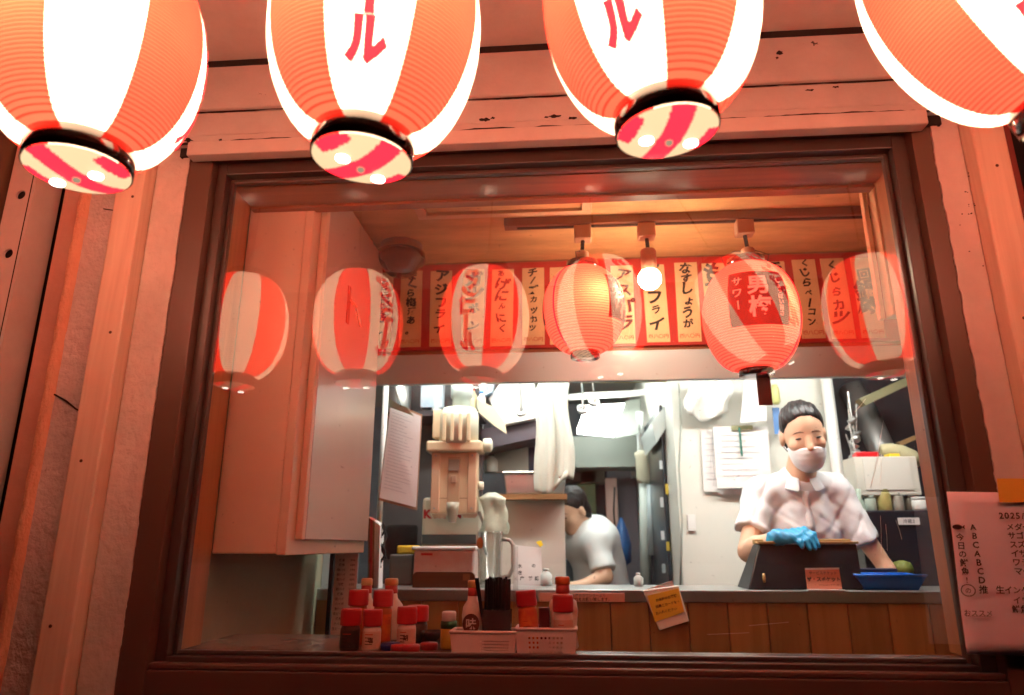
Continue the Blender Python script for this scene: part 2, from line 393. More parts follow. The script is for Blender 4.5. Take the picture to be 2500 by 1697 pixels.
# glass: clear, with its mirror reflection and a dust film thickened to imitate lens haze
mg = bpy.data.materials.new('window_glass'); mg.use_nodes = True; n = mg.node_tree.nodes; l = mg.node_tree.links
n.remove(n['Principled BSDF']); out = n['Material Output']
tr = n.new('ShaderNodeBsdfTransparent'); tr.inputs[0].default_value = (.97, .98, .97, 1); gl = n.new('ShaderNodeBsdfGlossy'); gl.inputs['Roughness'].default_value = 0.0
fr = n.new('ShaderNodeLayerWeight'); fr.inputs[0].default_value = .5      # facing: same from both sides of the pane
pw = n.new('ShaderNodeMath'); pw.operation = 'POWER'; pw.inputs[1].default_value = 5.0; l.new(fr.outputs['Facing'], pw.inputs[0])
mm = n.new('ShaderNodeMath'); mm.operation = 'MULTIPLY_ADD'; mm.inputs[1].default_value = .8; mm.inputs[2].default_value = .115; l.new(pw.outputs[0], mm.inputs[0])
mx = n.new('ShaderNodeMixShader'); l.new(mm.outputs[0], mx.inputs[0]); l.new(tr.outputs[0], mx.inputs[1]); l.new(gl.outputs[0], mx.inputs[2])
tl = n.new('ShaderNodeBsdfDiffuse'); tl.inputs[0].default_value = (.9, .9, .9, 1)
tc = n.new('ShaderNodeTexCoord'); nz = n.new('ShaderNodeTexNoise'); nz.inputs['Scale'].default_value = 3.0; nz.inputs['Detail'].default_value = 8; nz.inputs['Roughness'].default_value = .7
l.new(tc.outputs['Object'], nz.inputs['Vector'])
rp = n.new('ShaderNodeValToRGB'); rp.color_ramp.elements[0].position = .45; rp.color_ramp.elements[1].position = .8
rp.color_ramp.elements[0].color = (.020, .020, .020, 1); rp.color_ramp.elements[1].color = (.050, .050, .050, 1); l.new(nz.outputs['Fac'], rp.inputs[0])
sp = n.new('ShaderNodeTexNoise'); sp.inputs['Scale'].default_value = 130; sp.inputs['Detail'].default_value = 2; l.new(tc.outputs['Object'], sp.inputs['Vector'])
rs = n.new('ShaderNodeValToRGB'); rs.color_ramp.elements[0].position = .71; rs.color_ramp.elements[1].position = .76
rs.color_ramp.elements[0].color = (0, 0, 0, 1); rs.color_ramp.elements[1].color = (.18, .18, .18, 1); l.new(sp.outputs['Fac'], rs.inputs[0])
ad = n.new('ShaderNodeMath'); ad.operation = 'ADD'; l.new(rp.outputs[0], ad.inputs[0]); l.new(rs.outputs[0], ad.inputs[1])
m2 = n.new('ShaderNodeMixShader'); l.new(ad.outputs[0], m2.inputs[0]); l.new(mx.outputs[0], m2.inputs[1]); l.new(tl.outputs[0], m2.inputs[2]); l.new(m2.outputs[0], out.inputs['Surface'])
mgi = bpy.data.materials.new('window_glass_inner'); mgi.use_nodes = True; n = mgi.node_tree.nodes; l = mgi.node_tree.links
n.remove(n['Principled BSDF']); tr = n.new('ShaderNodeBsdfTransparent'); l.new(tr.outputs[0], n['Material Output'].inputs['Surface'])
pane = MB(); pane.box(-.7535, .7005, -.002, .003, 1.258, 2.257, 1); pane.m[-4] = 0     # face y=y0
pn = obj('pane', pane, [mg, mgi], wf)
for i, p in enumerate(pn.data.polygons): p.material_index = 0 if p.normal.y < -.5 else 1
for a, b in [((2005, 955), (1978, 1105)), ((1996, 1028), (1974, 1110)), ((2000, 1030), (1998, 1100)), ((1965, 905), (1940, 935)), ((2033, 1180), (2047, 1225)), ((1998, 1170), (2000, 1255)), ((2010, 1190), (2014, 1250)),
             ((1700, 1420), (1790, 1412)), ((1605, 1440), (1700, 1436))]:
    p, q = D(*a, -.0026), D(*b, -.0026); obj('scratch', MB().tube([p, (p+q)/2+np.array([.0008, 0, 0]), q], .00028, 5), mat('scratch', s(235, 225, 205), .6), wf)

# reveal of wood inside
obj('reveal_side', MB().box(-.84, -.776, .031, .13, 1.25, 2.30), M_reveal, bld, bevel=.002)
obj('reveal_side', MB().box(.738, .84, .031, .13, 1.25, 2.30), M_reveal, bld, bevel=.002)
obj('reveal_head', MB().box(-.775, .737, .031, .13, 2.268, 2.33), M_revealx, bld, bevel=.002)
obj('reveal_trim', MB().box(-.775, .737, .131, .16, 2.262, 2.40), M_revealx, bld)
# room shell
obj('ceiling', MB().box(-.86, 1.6, .06, .93, 2.43, 2.47), M_ceil, bld)
obj('left_wall', MB().box(-.86, -.80, .06, .93, .4, 2.43), M_wallin, bld)
obj('right_wall', MB().box(1.30, 1.36, .06, .93, .4, 2.43), mat('room_right', s(170, 120, 80), .6), bld)
obj('floor_slab', MB().box(-1.6, 2.6, .06, 4.6, .3, .4), mat('room_floor', s(70, 60, 52), .6), bld)
obj('front_wall_inner_left', MB().box(-.86, -.84, .0605, .13, .4, 2.43), M_wallin, bld)
obj('front_wall_inner_right', MB().box(.8405, 1.30, .0605, .10, .4, 2.43), M_wallin, bld)
obj('front_wall_inner_head', MB().box(-.84, .84, .0605, .129, 2.331, 2.43), M_wallin, bld)
obj('room_roof', MB().box(-2.4, 2.6, .0555, 4.6, 2.62, 2.66), M_dark, bld)
# hatch in the ceiling
h0, h1 = D(948, 480, .45), D(1345, 440, .35)
X0, X1 = D(950, 480, .52)[0], D(1342, 470, .52)[0]
hm = MB()
for a, b, c, d in [(X0, X1, .30, .325), (X0, X1, .505, .53)]: hm.box(a, b, c, d, 2.416, 2.4295)
hm.box(X0, X0+.03, .3251, .5049, 2.416, 2.4295); hm.box(X1-.03, X1, .3251, .5049, 2.416, 2.4295)
hf = obj('ceiling_hatch', hm, mat('hatch_frame', s(232, 200, 156), .5), bld, bevel=.002)
obj('hatch_panel', MB().box(X0+.036, X1-.036, .331, .499, 2.424, 2.4296), M_ceil, hf)
# pale corner trim at right
a, b = D(1993, 425, .30), D(2018, 700, .30)
obj('corner_trim', MB().box(a[0]-.018, a[0]+.018, .29, .33, b[2]-.02, 2.429), mat('cream_trim', s(226, 190, 150), .4), bld, bevel=.004)
obj('corner_trim', MB().box(a[0]-.034, a[0]-.022, .32, .34, b[2]-.02, 2.429), mat('cream_trim', s(226, 190, 150), .4), bld, bevel=.002)
# counter ledge behind the glass
obj('counter_top', MB().box(-.799, -.10, .0305, .34, 1.215, 1.2475), mat('counter_top', s(150, 132, 120), .22, var=.15, vscale=5), bld, bevel=.003)
obj('window_ledge', MB().box(-.0995, 1.29, .0305, .115, 1.215, 1.2475), mat('ledge', s(120, 84, 60), .25, var=.15, vscale=5), bld, bevel=.003)
# riser of planks under the pass, each board its own piece
for k in range(21):
    xa = D(540+0, 1420, .9)[0] + k*.118
    obj('plank', MB().box(xa, xa+.1155, .90, .92, .45, 1.2835), M_plank, bld, bevel=.002)
obj('riser_back', MB().box(-1.2, 2.2, .9205, .935, .45, 1.28), M_dark, bld)
# steel pass shelf
obj('pass_shelf', MB().box(-.86, 1.9, .893, 1.20, 1.284, 1.319), M_steel, bld, bevel=.003)
# hood band and wall above the opening
obj('hood_band', MB().box(-.86, 1.9, .905, .93, 1.985, 2.09), mat('hood_steel', s(196, 226, 234), .3, coat=.3), bld, bevel=.003)
obj('upper_wall', MB().box(-.86, 1.9, .906, .93, 2.0905, 2.6), mat('upper_wall', s(150, 100, 64), .6), bld)
# kitchen shell
KB = 3.9
obj('kitchen_ceiling', MB().box(-1.6, 2.6, .931, 4.6, 2.5, 2.54), M_kceil, bld)
obj('kitchen_back', MB().box(-1.6, 2.6, KB, KB+.05, .4, 2.5), mat('kitchen_back', s(110, 118, 126), .6, var=.25, vscale=4), bld)
obj('kitchen_left', MB().box(-1.6, -1.55, .94, KB, .4, 2.5), M_kwall, bld)
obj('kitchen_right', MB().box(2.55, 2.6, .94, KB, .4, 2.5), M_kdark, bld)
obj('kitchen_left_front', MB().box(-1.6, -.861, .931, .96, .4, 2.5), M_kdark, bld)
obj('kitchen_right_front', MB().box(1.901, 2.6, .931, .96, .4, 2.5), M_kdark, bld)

# ------------------------------------------------------------------ lanterns
def shade_mat(name, colT, colE, estr, dif=0.35, pitch=0.0, sample=True):
    """lit paper: lets the bulb's light through and gives off an even glow; rib wires every pitch metres"""
    m = bpy.data.materials.new(name); m.use_nodes = True; n = m.node_tree.nodes; l = m.node_tree.links
    n.remove(n['Principled BSDF'])
    t = n.new('ShaderNodeBsdfTranslucent'); t.inputs[0].default_value = (*colT, 1)
    d = n.new('ShaderNodeBsdfPrincipled'); d.inputs['Base Color'].default_value = (*colT, 1); d.inputs['Roughness'].default_value = .5; d.inputs['Specular IOR Level'].default_value = .08
    mx = n.new('ShaderNodeMixShader'); mx.inputs[0].default_value = dif; l.new(t.outputs[0], mx.inputs[1]); l.new(d.outputs[0], mx.inputs[2])
    e = n.new('ShaderNodeEmission'); e.inputs[0].default_value = (*colE, 1); e.inputs[1].default_value = estr
    if pitch:
        tc = n.new('ShaderNodeTexCoord'); sx = n.new('ShaderNodeSeparateXYZ'); l.new(tc.outputs['Object'], sx.inputs[0])
        q = n.new('ShaderNodeMath'); q.operation = 'MULTIPLY'; q.inputs[1].default_value = 2*PI/pitch; l.new(sx.outputs[2], q.inputs[0])
        c = n.new('ShaderNodeMath'); c.operation = 'COSINE'; l.new(q.outputs[0], c.inputs[0])
        r = n.new('ShaderNodeMapRange'); r.inputs['From Min'].default_value = .35; r.inputs['From Max'].default_value = 1.0; r.inputs['To Min'].default_value = 1.0; r.inputs['To Max'].default_value = .30
        l.new(c.outputs[0], r.inputs['Value'])
        nz = n.new('ShaderNodeTexNoise'); nz.inputs['Scale'].default_value = 7; nz.inputs['Detail'].default_value = 5; l.new(tc.outputs['Object'], nz.inputs['Vector'])
        r2 = n.new('ShaderNodeMapRange'); r2.inputs['From Min'].default_value = .3; r2.inputs['From Max'].default_value = .7; r2.inputs['To Min'].default_value = .86; r2.inputs['To Max'].default_value = 1.06; l.new(nz.outputs['Fac'], r2.inputs['Value'])
        k = n.new('ShaderNodeMath'); k.operation = 'MULTIPLY'; l.new(r.outputs[0], k.inputs[0]); l.new(r2.outputs[0], k.inputs[1])
        for sock, col in ((t.inputs[0], colT), (e.inputs[0], colE)):
            v = n.new('ShaderNodeVectorMath'); v.operation = 'SCALE'; v.inputs[0].default_value = col; l.new(k.outputs[0], v.inputs['Scale']); l.new(v.outputs[0], sock)
        bp = n.new('ShaderNodeBump'); bp.inputs['Strength'].default_value = .6; bp.inputs['Distance'].default_value = .002; l.new(c.outputs[0], bp.inputs['Height'])
        l.new(bp.outputs[0], d.inputs['Normal'])
    a = n.new('ShaderNodeAddShader'); l.new(mx.outputs[0], a.inputs[0]); l.new(e.outputs[0], a.inputs[1]); l.new(a.outputs[0], n['Material Output'].inputs['Surface'])
    if not sample: m.cycles.emission_sampling = 'NONE'
    return m
LW = shade_mat('lit_white_paper', (.40, .33, .265), (1, .70, .46), 2.3*L_WHITE, pitch=.0052)
LR = shade_mat('lit_red_paper', (.40, .0135, .0055), (1, .020, .032), 2.6*L_RED, pitch=.0052)
LRt = shade_mat('lit_red_lettering', (.6, .02, .02), (1, .010, .05), 2.3*L_RED, sample=False)
LDW = shade_mat('lit_white_disc', (.055, .045, .03), (1, .76, .50), .75*L_WHITE, sample=False)
LDR = shade_mat('lit_red_disc', (.20, .004, .010), (1, .012, .03), 1.2*L_RED, sample=False)
LH = shade_mat('vent_light', (.9, .85, .75), (1, .93, .85), 4.0, sample=False)
M_ring = mat('lantern_ring', s(40, 26, 22), .12, coat=.6)
M_wire = mat('hanger_wire', s(60, 50, 44), .4, metal=.8)
def profile(R, H, rr):
    out = []; N = 40
    for i in range(N+1):
        a = PI*i/N; u = -math.cos(a); out.append((R*(rr+(1-rr)*max(0, 1-u*u)**.56), H*u))
    return out
def surf_r(R, rr, u): return R*(rr+(1-rr)*max(0, 1-u*u)**.56)
def wrap_text(text, R, H, rr, ang0, z0, size, vertical=True, off=.02, pitch=1.0, push=.0025, wide=1.0):
    """writing bent onto the lantern's skin"""
    V, F = lay(text, vertical, off, pitch)
    bm = bmesh.new(); vs = [bm.verts.new((a*size*wide, b*size, 0)) for a, b in V]
    for f in F:
        try: bm.faces.new([vs[i] for i in f])
        except ValueError: pass
    ext = max(abs(V).max()*size, .01); st = .012
    for ax in (0, 1):
        k = -math.ceil(ext/st)
        while k*st < ext:
            nrm = (1, 0, 0) if ax == 0 else (0, 1, 0); co = (k*st, 0, 0) if ax == 0 else (0, k*st, 0)
            bmesh.ops.bisect_plane(bm, geom=bm.verts[:]+bm.edges[:]+bm.faces[:], plane_co=co, plane_no=nrm); k += 1
    mb = MB(); bm.verts.index_update(); P = []
    for v in bm.verts:
        z = z0+v.co.y; u = max(-.99, min(.99, z/H)); r = surf_r(R, rr, u)+push; a = ang0 + v.co.x/R
        P.append((r*math.cos(a), r*math.sin(a), z))
    mb.add(P, [tuple(w.index for w in f.verts) for f in bm.faces]); bm.free(); return mb
LAN = {}
def lantern_meshes(key, R, H, rr, text):
    """shared mesh data for one kind of lantern, panel 0 (white, lettered) centred on angle -90 deg (towards the street)"""
    seg = 48; body = MB(); prof = profile(R, H, rr)
    v = []; f = []; mi = []
    for r, z in prof:
        for k in range(seg):
            a = 2*PI*(k+.0)/seg - PI/2 - PI/8; v.append((r*math.cos(a), r*math.sin(a), z))
    for j in range(len(prof)-1):
        for k in range(seg):
            f.append((j*seg+k, j*seg+(k+1) % seg, (j+1)*seg+(k+1) % seg, (j+1)*seg+k)); mi.append((k//6) % 2)
    body.v, body.f, body.m = v, f, mi
    return body
def striped_disc(R, z, bulge=.012):
    mb = MB(); n = 132; rings = 26; a0 = math.radians(-45)
    for j in range(rings):
        for k in range(n):
            q = []
            for (jj, kk) in ((j, k), (j, k+1), (j+1, k+1), (j+1, k)):
                r = R*jj/rings; a = 2*PI*kk/n; q.append((r*math.cos(a), r*math.sin(a), z - bulge*(1-(jj/rings)**2)))
            cx = sum(p[0] for p in q)/4; cy = sum(p[1] for p in q)/4
            t = (-cx*math.sin(a0)+cy*math.cos(a0))/R; sdd = (cx*math.cos(a0)+cy*math.sin(a0))/R
            red = abs(t + .10*sdd*sdd*(1 if sdd > 0 else -1)) < .25 or (abs(t) > .70 and abs(sdd+.1*t) < .42)
            mb.add(q, [(3, 2, 1, 0)], 1 if red else 0)
    return mb
R0, H0, RR = .139, .160, .455
shade_mesh = None
def street_lantern(x, tiltx, tilty, rot, label, zc=2.116, y=-.63, name='paper_lantern'):
    global shade_mesh
    t = thing(name, label, 'lantern', (x, y, zc), 'red and white lanterns hung along the eave')
    t.rotation_mode = 'ZYX'; t.rotation_euler = Euler((tilty, tiltx, rot), 'ZYX')
    if shade_mesh is None:
        o = obj('shade', lantern_meshes('a', R0, H0, RR, None), [LW, LR], t, smooth=True, local=True)
        b = obj('bottom_disc', striped_disc(R0*RR*.985, -H0-.032), [LDW, LDR], t, smooth=True, local=True)
        rb = obj('bottom_ring', MB().lathe([(R0*RR*.985, -H0-.030), (R0*RR*1.02, -H0-.031), (R0*RR*1.035, -H0-.015), (R0*RR*1.03, -H0), (R0*RR*.97, -H0+.002)], n=48, close=False), M_ring, t, smooth=True, local=True)
        rtp = obj('top_ring', MB().lathe([(R0*RR*.97, H0-.002), (R0*RR*1.03, H0), (R0*RR*1.03, H0+.02), (R0*RR*.9, H0+.021), (.012, H0+.021)], n=48, close=False), M_ring, t, smooth=True, local=True)  # ring closed by an added cap that keeps bulb light off the soffit
        parts = [o, b, rb, rtp]
        for q in (0, PI):
            parts.append(obj('lettering', wrap_text('ジンゴール', R0, H0, RR, -PI/2+q, -.002, .054, off=.075, pitch=.94, wide=1.0), LRt, t, local=True))
        for sgn in (-1, 1):
            a = math.radians(-45+90); c = (sgn*.030*math.cos(a), sgn*.030*math.sin(a), -H0-.0455)
            parts.append(obj('vent_hole', MB().lathe([(.0085, -.001), (.009, 0), (.0085, .002)], c, 16), LH, t, local=True))  # glowing disc stands in for the bulb seen through the vent
        parts.append(obj('knob', MB().lathe([(.003, -.006), (.005, -.004), (.005, .0)], (0, 0, -H0-.0435), 12), LDW, t, smooth=True, local=True))
        hk = MB(); hk.tube([(-R0*RR, 0, H0+.02), (-R0*RR*.6, 0, H0+.055), (0, 0, H0+.07), (R0*RR*.6, 0, H0+.055), (R0*RR, 0, H0+.02)], .0018, 6)
        parts.append(obj('hanger', hk, M_wire, t, smooth=True, local=True))
        shade_mesh = parts
    else:
        for p in shade_mesh:
            c = p.copy(); COL.objects.link(c); c.parent = t
    ct = math.cos(tiltx); ln = (2.527-zc)/max(ct, .5)
    obj('cord', MB().tube([(0, 0, H0+.07), (0, 0, ln)], .003, 6), M_wire, t, local=True)
    L = bpy.data.lights.new('lantern_bulb', 'POINT'); L.energy = L_BULB; L.color = (1, .79, .58); L.shadow_soft_size = .02
    lo = bpy.data.objects.new('lantern_bulb', L); COL.objects.link(lo); lo.parent = t; lo.location = Matrix.Rotation(-rot, 3, 'Z') @ Vector((.0, -.048, .008))
    return t
rad = math.radians
street_lantern(-1.01, rad(2), rad(0), rad(68), 'striped paper lantern at the far left, seen only as a reflection in the glass')
street_lantern(-.638, rad(-2), rad(0), rad(126), 'red and white lantern over the perforated upright at the left corner')
street_lantern(-.242, rad(3), rad(1), rad(14), 'lantern with red lettering on its front panel, second from left')
street_lantern(.122, rad(-4), rad(2), rad(-28), 'lantern hanging over the middle right, lettered panel turned to the left', zc=2.138)
street_lantern(.548, rad(-24), rad(3), rad(-33), 'tilted lantern cut by the right edge of the picture', zc=2.134)
street_lantern(.915, rad(-3), rad(0), rad(104), 'striped lantern off to the right, mirrored beside the right jamb of the window')

# lanterns in the room, hung from the lighting track
LI = shade_mat('lit_coral_paper', (.60, .036, .020), (1, .12, .090), .55, pitch=.0075, sample=False)
LIb = mat('lantern_label', s(70, 16, 16), .6, emit=s(120, 20, 16), estr=.25)
LIt = shade_mat('lit_label_text', (.8, .2, .12), (1, .16, .1), .8, sample=False)
RRi = .34
def room_lantern(cx, cy, px_w, Y, label, rot, zt, zb):
    c = D(cx, cy, Y); R = px_w; H = (zt-zb)/2; zc = (zt+zb)/2
    t = thing('room_lantern', label, 'lantern', (c[0], Y, zc), 'coral lanterns hung from the track')
    t.rotation_euler = (0, 0, rot)
    b = lantern_meshes('b', R, H, RRi, None); b.m = [0]*len(b.f)
    obj('shade', b, LI, t, smooth=True, local=True)
    obj('top_ring', MB().lathe([(R*.34, H-.004), (R*.40, H), (R*.40, H+.022), (R*.34, H+.024)], n=40), M_ring, t, smooth=True, local=True)
    obj('bottom_ring', MB().lathe([(R*.30, -H-.02), (R*.35, -H-.018), (R*.36, -H), (R*.33, -H+.003)], n=40), M_ring, t, smooth=True, local=True)
    # black label panel bent round the shade, with its lettering
    for q in (0, PI):
        mb = MB(); gr = []
        for i in range(15):
            z = H*.62 - (H*1.02)*i/14; row = []
            for j in range(17):
                a = -PI/2+q-.62+1.24*j/16; r = surf_r(R, RRi, max(-.99, min(.99, z/H)))+.0015; row.append((r*math.cos(a), r*math.sin(a), z))
            gr.append(row)
        mb.sheet(gr); lb = obj('label_panel', mb, LIb, t, smooth=True, local=True)
        obj('lettering', wrap_text('男梅', R, H, RRi, -PI/2+q, H*.12, .062, off=.03, pitch=1.05, push=.004), LIt, t, local=True)
        obj('lettering', wrap_text('サワー', R, H, RRi, -PI/2+q-.42, H*.2, .03, off=.02, pitch=1.2, push=.004), LIt, t, local=True)
        obj('lettering', wrap_text('しょっぱい旨さ', R, H, RRi, -PI/2+q+.42, H*.1, .016, off=.02, pitch=1.0, push=.004), LIt, t, local=True)
        obj('seam', MB().tube([(surf_r(R, RRi, u)*1.003*math.cos(-PI/2+q+1.1), surf_r(R, RRi, u)*1.003*math.sin(-PI/2+q+1.1), H*u) for u in np.linspace(-.97, .97, 30)], .002, 6), LRt, t, local=True)
    hk = MB()
    for sg in (-1, 1): hk.tube([(sg*R*.45, 0, H+.01), (sg*R*.5, 0, H+.035), (sg*R*.2, 0, H+.052), (0, 0, H+.05)], .0012, 5)
    obj('hanger', hk, M_wire, t, local=True)
    L = bpy.data.lights.new('room_bulb', 'POINT'); L.energy = 4.5; L.color = (1, .72, .40); L.shadow_soft_size = .02
    lo = bpy.data.objects.new('room_bulb', L); COL.objects.link(lo); lo.parent = t; lo.location = Matrix.Rotation(-rot, 3, 'Z') @ Vector((.03, -.072, .018))
    return t
z1 = D(1322, 612, .58)[2]; z1b = D(1322, 800, .58)[2]
room_lantern(1325, 705, .122, .58, 'coral lantern with black plum label turned away, left on the track', rad(70), z1, z1b)
z2 = D(1703, 605, .58)[2]; z2b = D(1703, 840, .58)[2]
room_lantern(1703, 705, .138, .58, 'coral lantern showing its black label with white writing, right on the track', rad(-4), z2, z2b)
c = D(1731, 850, .60)
tg = one('hanging_tag', MB().box(c[0]-.019, c[0]+.019, .598, .6015, D(1731, 920, .6)[2], D(1731, 846, .6)[2]), mat('tag_red', s(120, 66, 60), .5, var=.15, vscale=20), 'dull red card hanging below the right coral lantern', 'tag')

# lighting track with its adaptors and one bare bulb
xa, xb = -.176, 1.0
tr = thing('lighting_track', 'brown ceiling track carrying the coral lanterns and the bulb', 'light track', (.4, .58, 2.43))
obj('rail', MB().box(xa, xb, .562, .598, 2.402, 2.4295), mat('track_brown', s(120, 76, 50), .4), tr, bevel=.002)
obj('rail_slot', MB().box(xa+.04, xb-.01, .574, .586, 2.3995, 2.4015), M_dark, tr)
M_adapt = mat('adaptor', s(186, 140, 112), .45)
for cx in (1322, 1467, 1690):
    x = D(cx, 530, .58)[0]
    obj('adaptor', MB().box(x-.026, x+.026, .560, .600, 2.352, 2.3990), M_adapt, tr, bevel=.004)
for cx, zb in ((1322, z1+.028), (1690, z2+.028)):
    x = D(cx, 530, .58)[0]; x2 = D(1322 if cx == 1322 else 1700, 600, .58)[0]
    obj('stem', MB().tube([(x, .58, 2.352), (x2, .58, zb+.03)], .006, 8), M_dark, tr)
    obj('socket', MB().lathe([(.019, -.0), (.02, .004), (.02, .026), (.012, .032)], (x2, .58, zb), 20), M_adapt, tr, smooth=True)
x = D(1467, 530, .58)[0]; bz = D(1467, 636, .58)[2]
sp_ = thing('spotlight', 'bare glowing bulb in a brown tube holder between the two coral lanterns', 'lamp', (x, .58, bz))
obj('stem', MB().tube([(x, .58, 2.352), (x+.002, .58, 2.315)], .006, 8), M_dark, sp_)
obj('holder', MB().lathe([(.020, bz+.018), (.024, bz+.024), (.024, bz+.092), (.02, bz+.098), (.008, bz+.102)], (x+.002, .58, 0), 24), mat('holder', s(150, 100, 78), .5, var=.15, vscale=60), sp_, smooth=True)
gb = MB(); gb.lathe([(.034*math.sin(a), -.034*math.cos(a)) for a in np.linspace(.05, PI*.82, 16)], (x+.002, .58, bz+.004), 28)
obj('bulb', gb, mat('bulb_glow', (.9, .9, .85), .4, emit=(1, .80, .55), estr=90.0), sp_, smooth=True)

# ------------------------------------------------------------------ menu banner
bn0, bn1 = -.72, 1.28; zt, zb = 2.418, 2.102
one('menu_backing', MB().box(bn0, bn1, .892, .9045, zb, zt), mat('banner_red', s(176, 40, 32), .7, var=.1, vscale=10),
    'long red backing sheet behind the row of paper menu strips', 'banner')
M_strip = mat('strip_paper', s(226, 196, 146), .75, var=.07, vscale=18, bump=.08, bscale=60)
MENU = [(866, 'ごま昆布し'), (934, 'まくら梅酒あ。'), (1002, 'アジフライ'), (1074, 'ガツポン'), (1138, 'あげにんにく'), (1210, 'チーズカッカツ'), (1272, 'うずら'),
        (1412, 'アスパラ'), (1490, 'イカフライ'), (1560, 'なすしょうが'), (1627, 'もやし炒'), (1765, 'チャーハン'), (1838, 'くじらベーコン'), (1905, 'くじらカツ'), (1972, '回鍋肉')]
MENU.insert(7, (1345, 'たこわさ')); MENU.insert(12, (1697, 'メンマ'))
MENU.sort()
ORD = ['first from the left, beside the cabinet', 'second from the left', 'third from the left', 'fourth from the left', 'fifth from the left', 'sixth from the left', 'seventh from the left', 'eighth from the left', 'ninth from the left', 'tenth from the left, right of the bulb', 'seventh from the right', 'sixth from the right', 'fifth from the right', 'fourth from the right', 'third from the right', 'second from the right', 'last on the right']
for i, (cx, tx) in enumerate(MENU):
    x = D(cx, 690, .89)[0]; w = .0385; z0, z1_ = zb+.008+random.uniform(0, .004), zt-.022+random.uniform(-.004, .004); k = random.uniform(-.003, .003)
    if z1_-z0 < .1: continue
    m = MB(); gr = []
    for a in range(9):
        f_ = a/8; row = [(x-w+k*f_*2, .8905-.0012*math.sin(f_*PI), z0+(z1_-z0)*f_), (x+w+k*f_*2, .8905-.0012*math.sin(f_*PI)-.0006, z0+(z1_-z0)*f_)]; gr.append(row)
    m.sheet(gr)
    where = 'hidden behind a coral lantern' if tx in ('たこわさ', 'メンマ') else 'pinned to the red backing'
    st = one('menu_strip', m, M_strip, 'cream menu strip %s, %s' % (ORD[i], where), 'menu', 'paper menu strips on the red backing', solid=.0012)
    ln = len(tx); sz = min(.060, .25/ln)
    write(st, tx, (x+k, .8878, (z0+z1_)/2+.022), sz, M_ink, pitch=.97, hand=1.7, off=.04)
    write(st, '四八〇円', (x, .8878, z0+.020), .017, M_redink, vertical=False, hand=.5, off=.01, name='price')

# dome on the ceiling
c = D(910, 592, .74)
dm = thing('ceiling_dome', 'dark brown dome fixed to the ceiling beside the cabinet', 'ceiling dome', (c[0], .74, 2.43))
obj('mount', MB().lathe([(.066, 2.4), (.07, 2.405), (.07, 2.4295)], (c[0], .74, 0), 32), mat('dome_mount', s(150, 106, 70), .5), dm, smooth=True)
obj('cover', MB().lathe([(.012, 2.318), (.036, 2.322), (.05, 2.332), (.062, 2.352), (.075, 2.360), (.082, 2.375), (.080, 2.398), (.066, 2.3995)], (c[0], .74, 0), 36), mat('dome_dark', s(66, 46, 38), .15, coat=.4), dm, smooth=True)

# ------------------------------------------------------------------ wall cabinet
cb = thing('wall_cabinet', 'tall pale metal wall cabinet with a door and small lever, inside at left', 'cabinet', (-.70, .45, 1.435))
M_cab = worn('cabinet_paint', s(238, 216, 190), s(60, 40, 30), rough=.42, bump=.08, chipthr=(.76, .77), cscale=10, var=.04)
M_cabd = mat('cabinet_door', s(226, 216, 210), .26, metal=.15, var=.04, vscale=3)
CX0, CX1, CY0, CY1, CZ0, CZ1 = -.786, -.610, .15, .765, 1.433, 2.40
obj('carcass', MB().box(CX0, CX1-.03, CY0, CY1, CZ0, CZ1), M_cab, cb, bevel=.003)
obj('door_frame', MB().box(CX1-.0295, CX1-.008, CY0+.0, CY1, CZ0-.003, CZ1), M_cab, cb, bevel=.003)
dr = obj('door', MB().box(CX1-.0075, CX1+.006, CY0+.075, CY1-.012, CZ0+.03, CZ1-.01), M_cabd, cb, bevel=.004)
obj('hinge_strip', MB().box(CX1-.0075, CX1+.010, CY0+.045, CY0+.066, CZ0+.03, CZ1-.01), M_cab, cb, bevel=.003)
zz = D(765, 690, .42)[2]
lv = obj('door_lock', MB().box(CX1+.0065, CX1+.010, .405, .425, zz-.06, zz+.05), mat('lock_plate', s(120, 60, 44), .4), dr)
obj('lever', MB().tube([(CX1+.012, .415, zz+.01), (CX1+.022, .44, zz-.005), (CX1+.020, .50, zz-.042)], .004, 8), mat('lever_brass', s(230, 180, 140), .25, metal=.7), dr)
pz = D(822, 480, .62)
one('blue_hook', MB().lathe([(.004, -.05), (.016, -.03), (.018, .0), (.012, .03)], (CX1+.020, .62, pz[2]), 12), mat('navy_hook', s(40, 34, 70), .4), 'small navy hook stuck high on the cabinet door', 'hook')

# ------------------------------------------------------------------ condiments behind the glass
ZC = 1.248
def C7(x, y): return 750/K + x/3.32/K, 1350/K + y/3.32/K          # detail-photo position -> photo position
def jar_at(x0, x1, Y): a = D(*C7(x0, 500), Y)[0]; b = D(*C7(x1, 500), Y)[0]; return (a+b)/2, (b-a)/2
M_redcap = mat('red_cap', s(190, 26, 34), .35); M_amber = mat('amber_spice', s(176, 92, 36), .4, var=.2, vscale=60)
M_brownspice = mat('brown_spice', s(70, 40, 26), .4, var=.3, vscale=80); M_lab = mat('jar_label', s(214, 178, 160), .6, var=.1, vscale=60)
M_tan = mat('tan_cap', s(206, 158, 96), .4); M_jarw = mat('white_bottle', s(226, 214, 204), .35); M_orl = mat('orange_label', s(226, 120, 40), .5, col2=s(210, 60, 30), var=.2, vscale=50)
M_neck = mat('red_neck', s(176, 40, 30), .4)
GRP = 'condiments behind the glass'
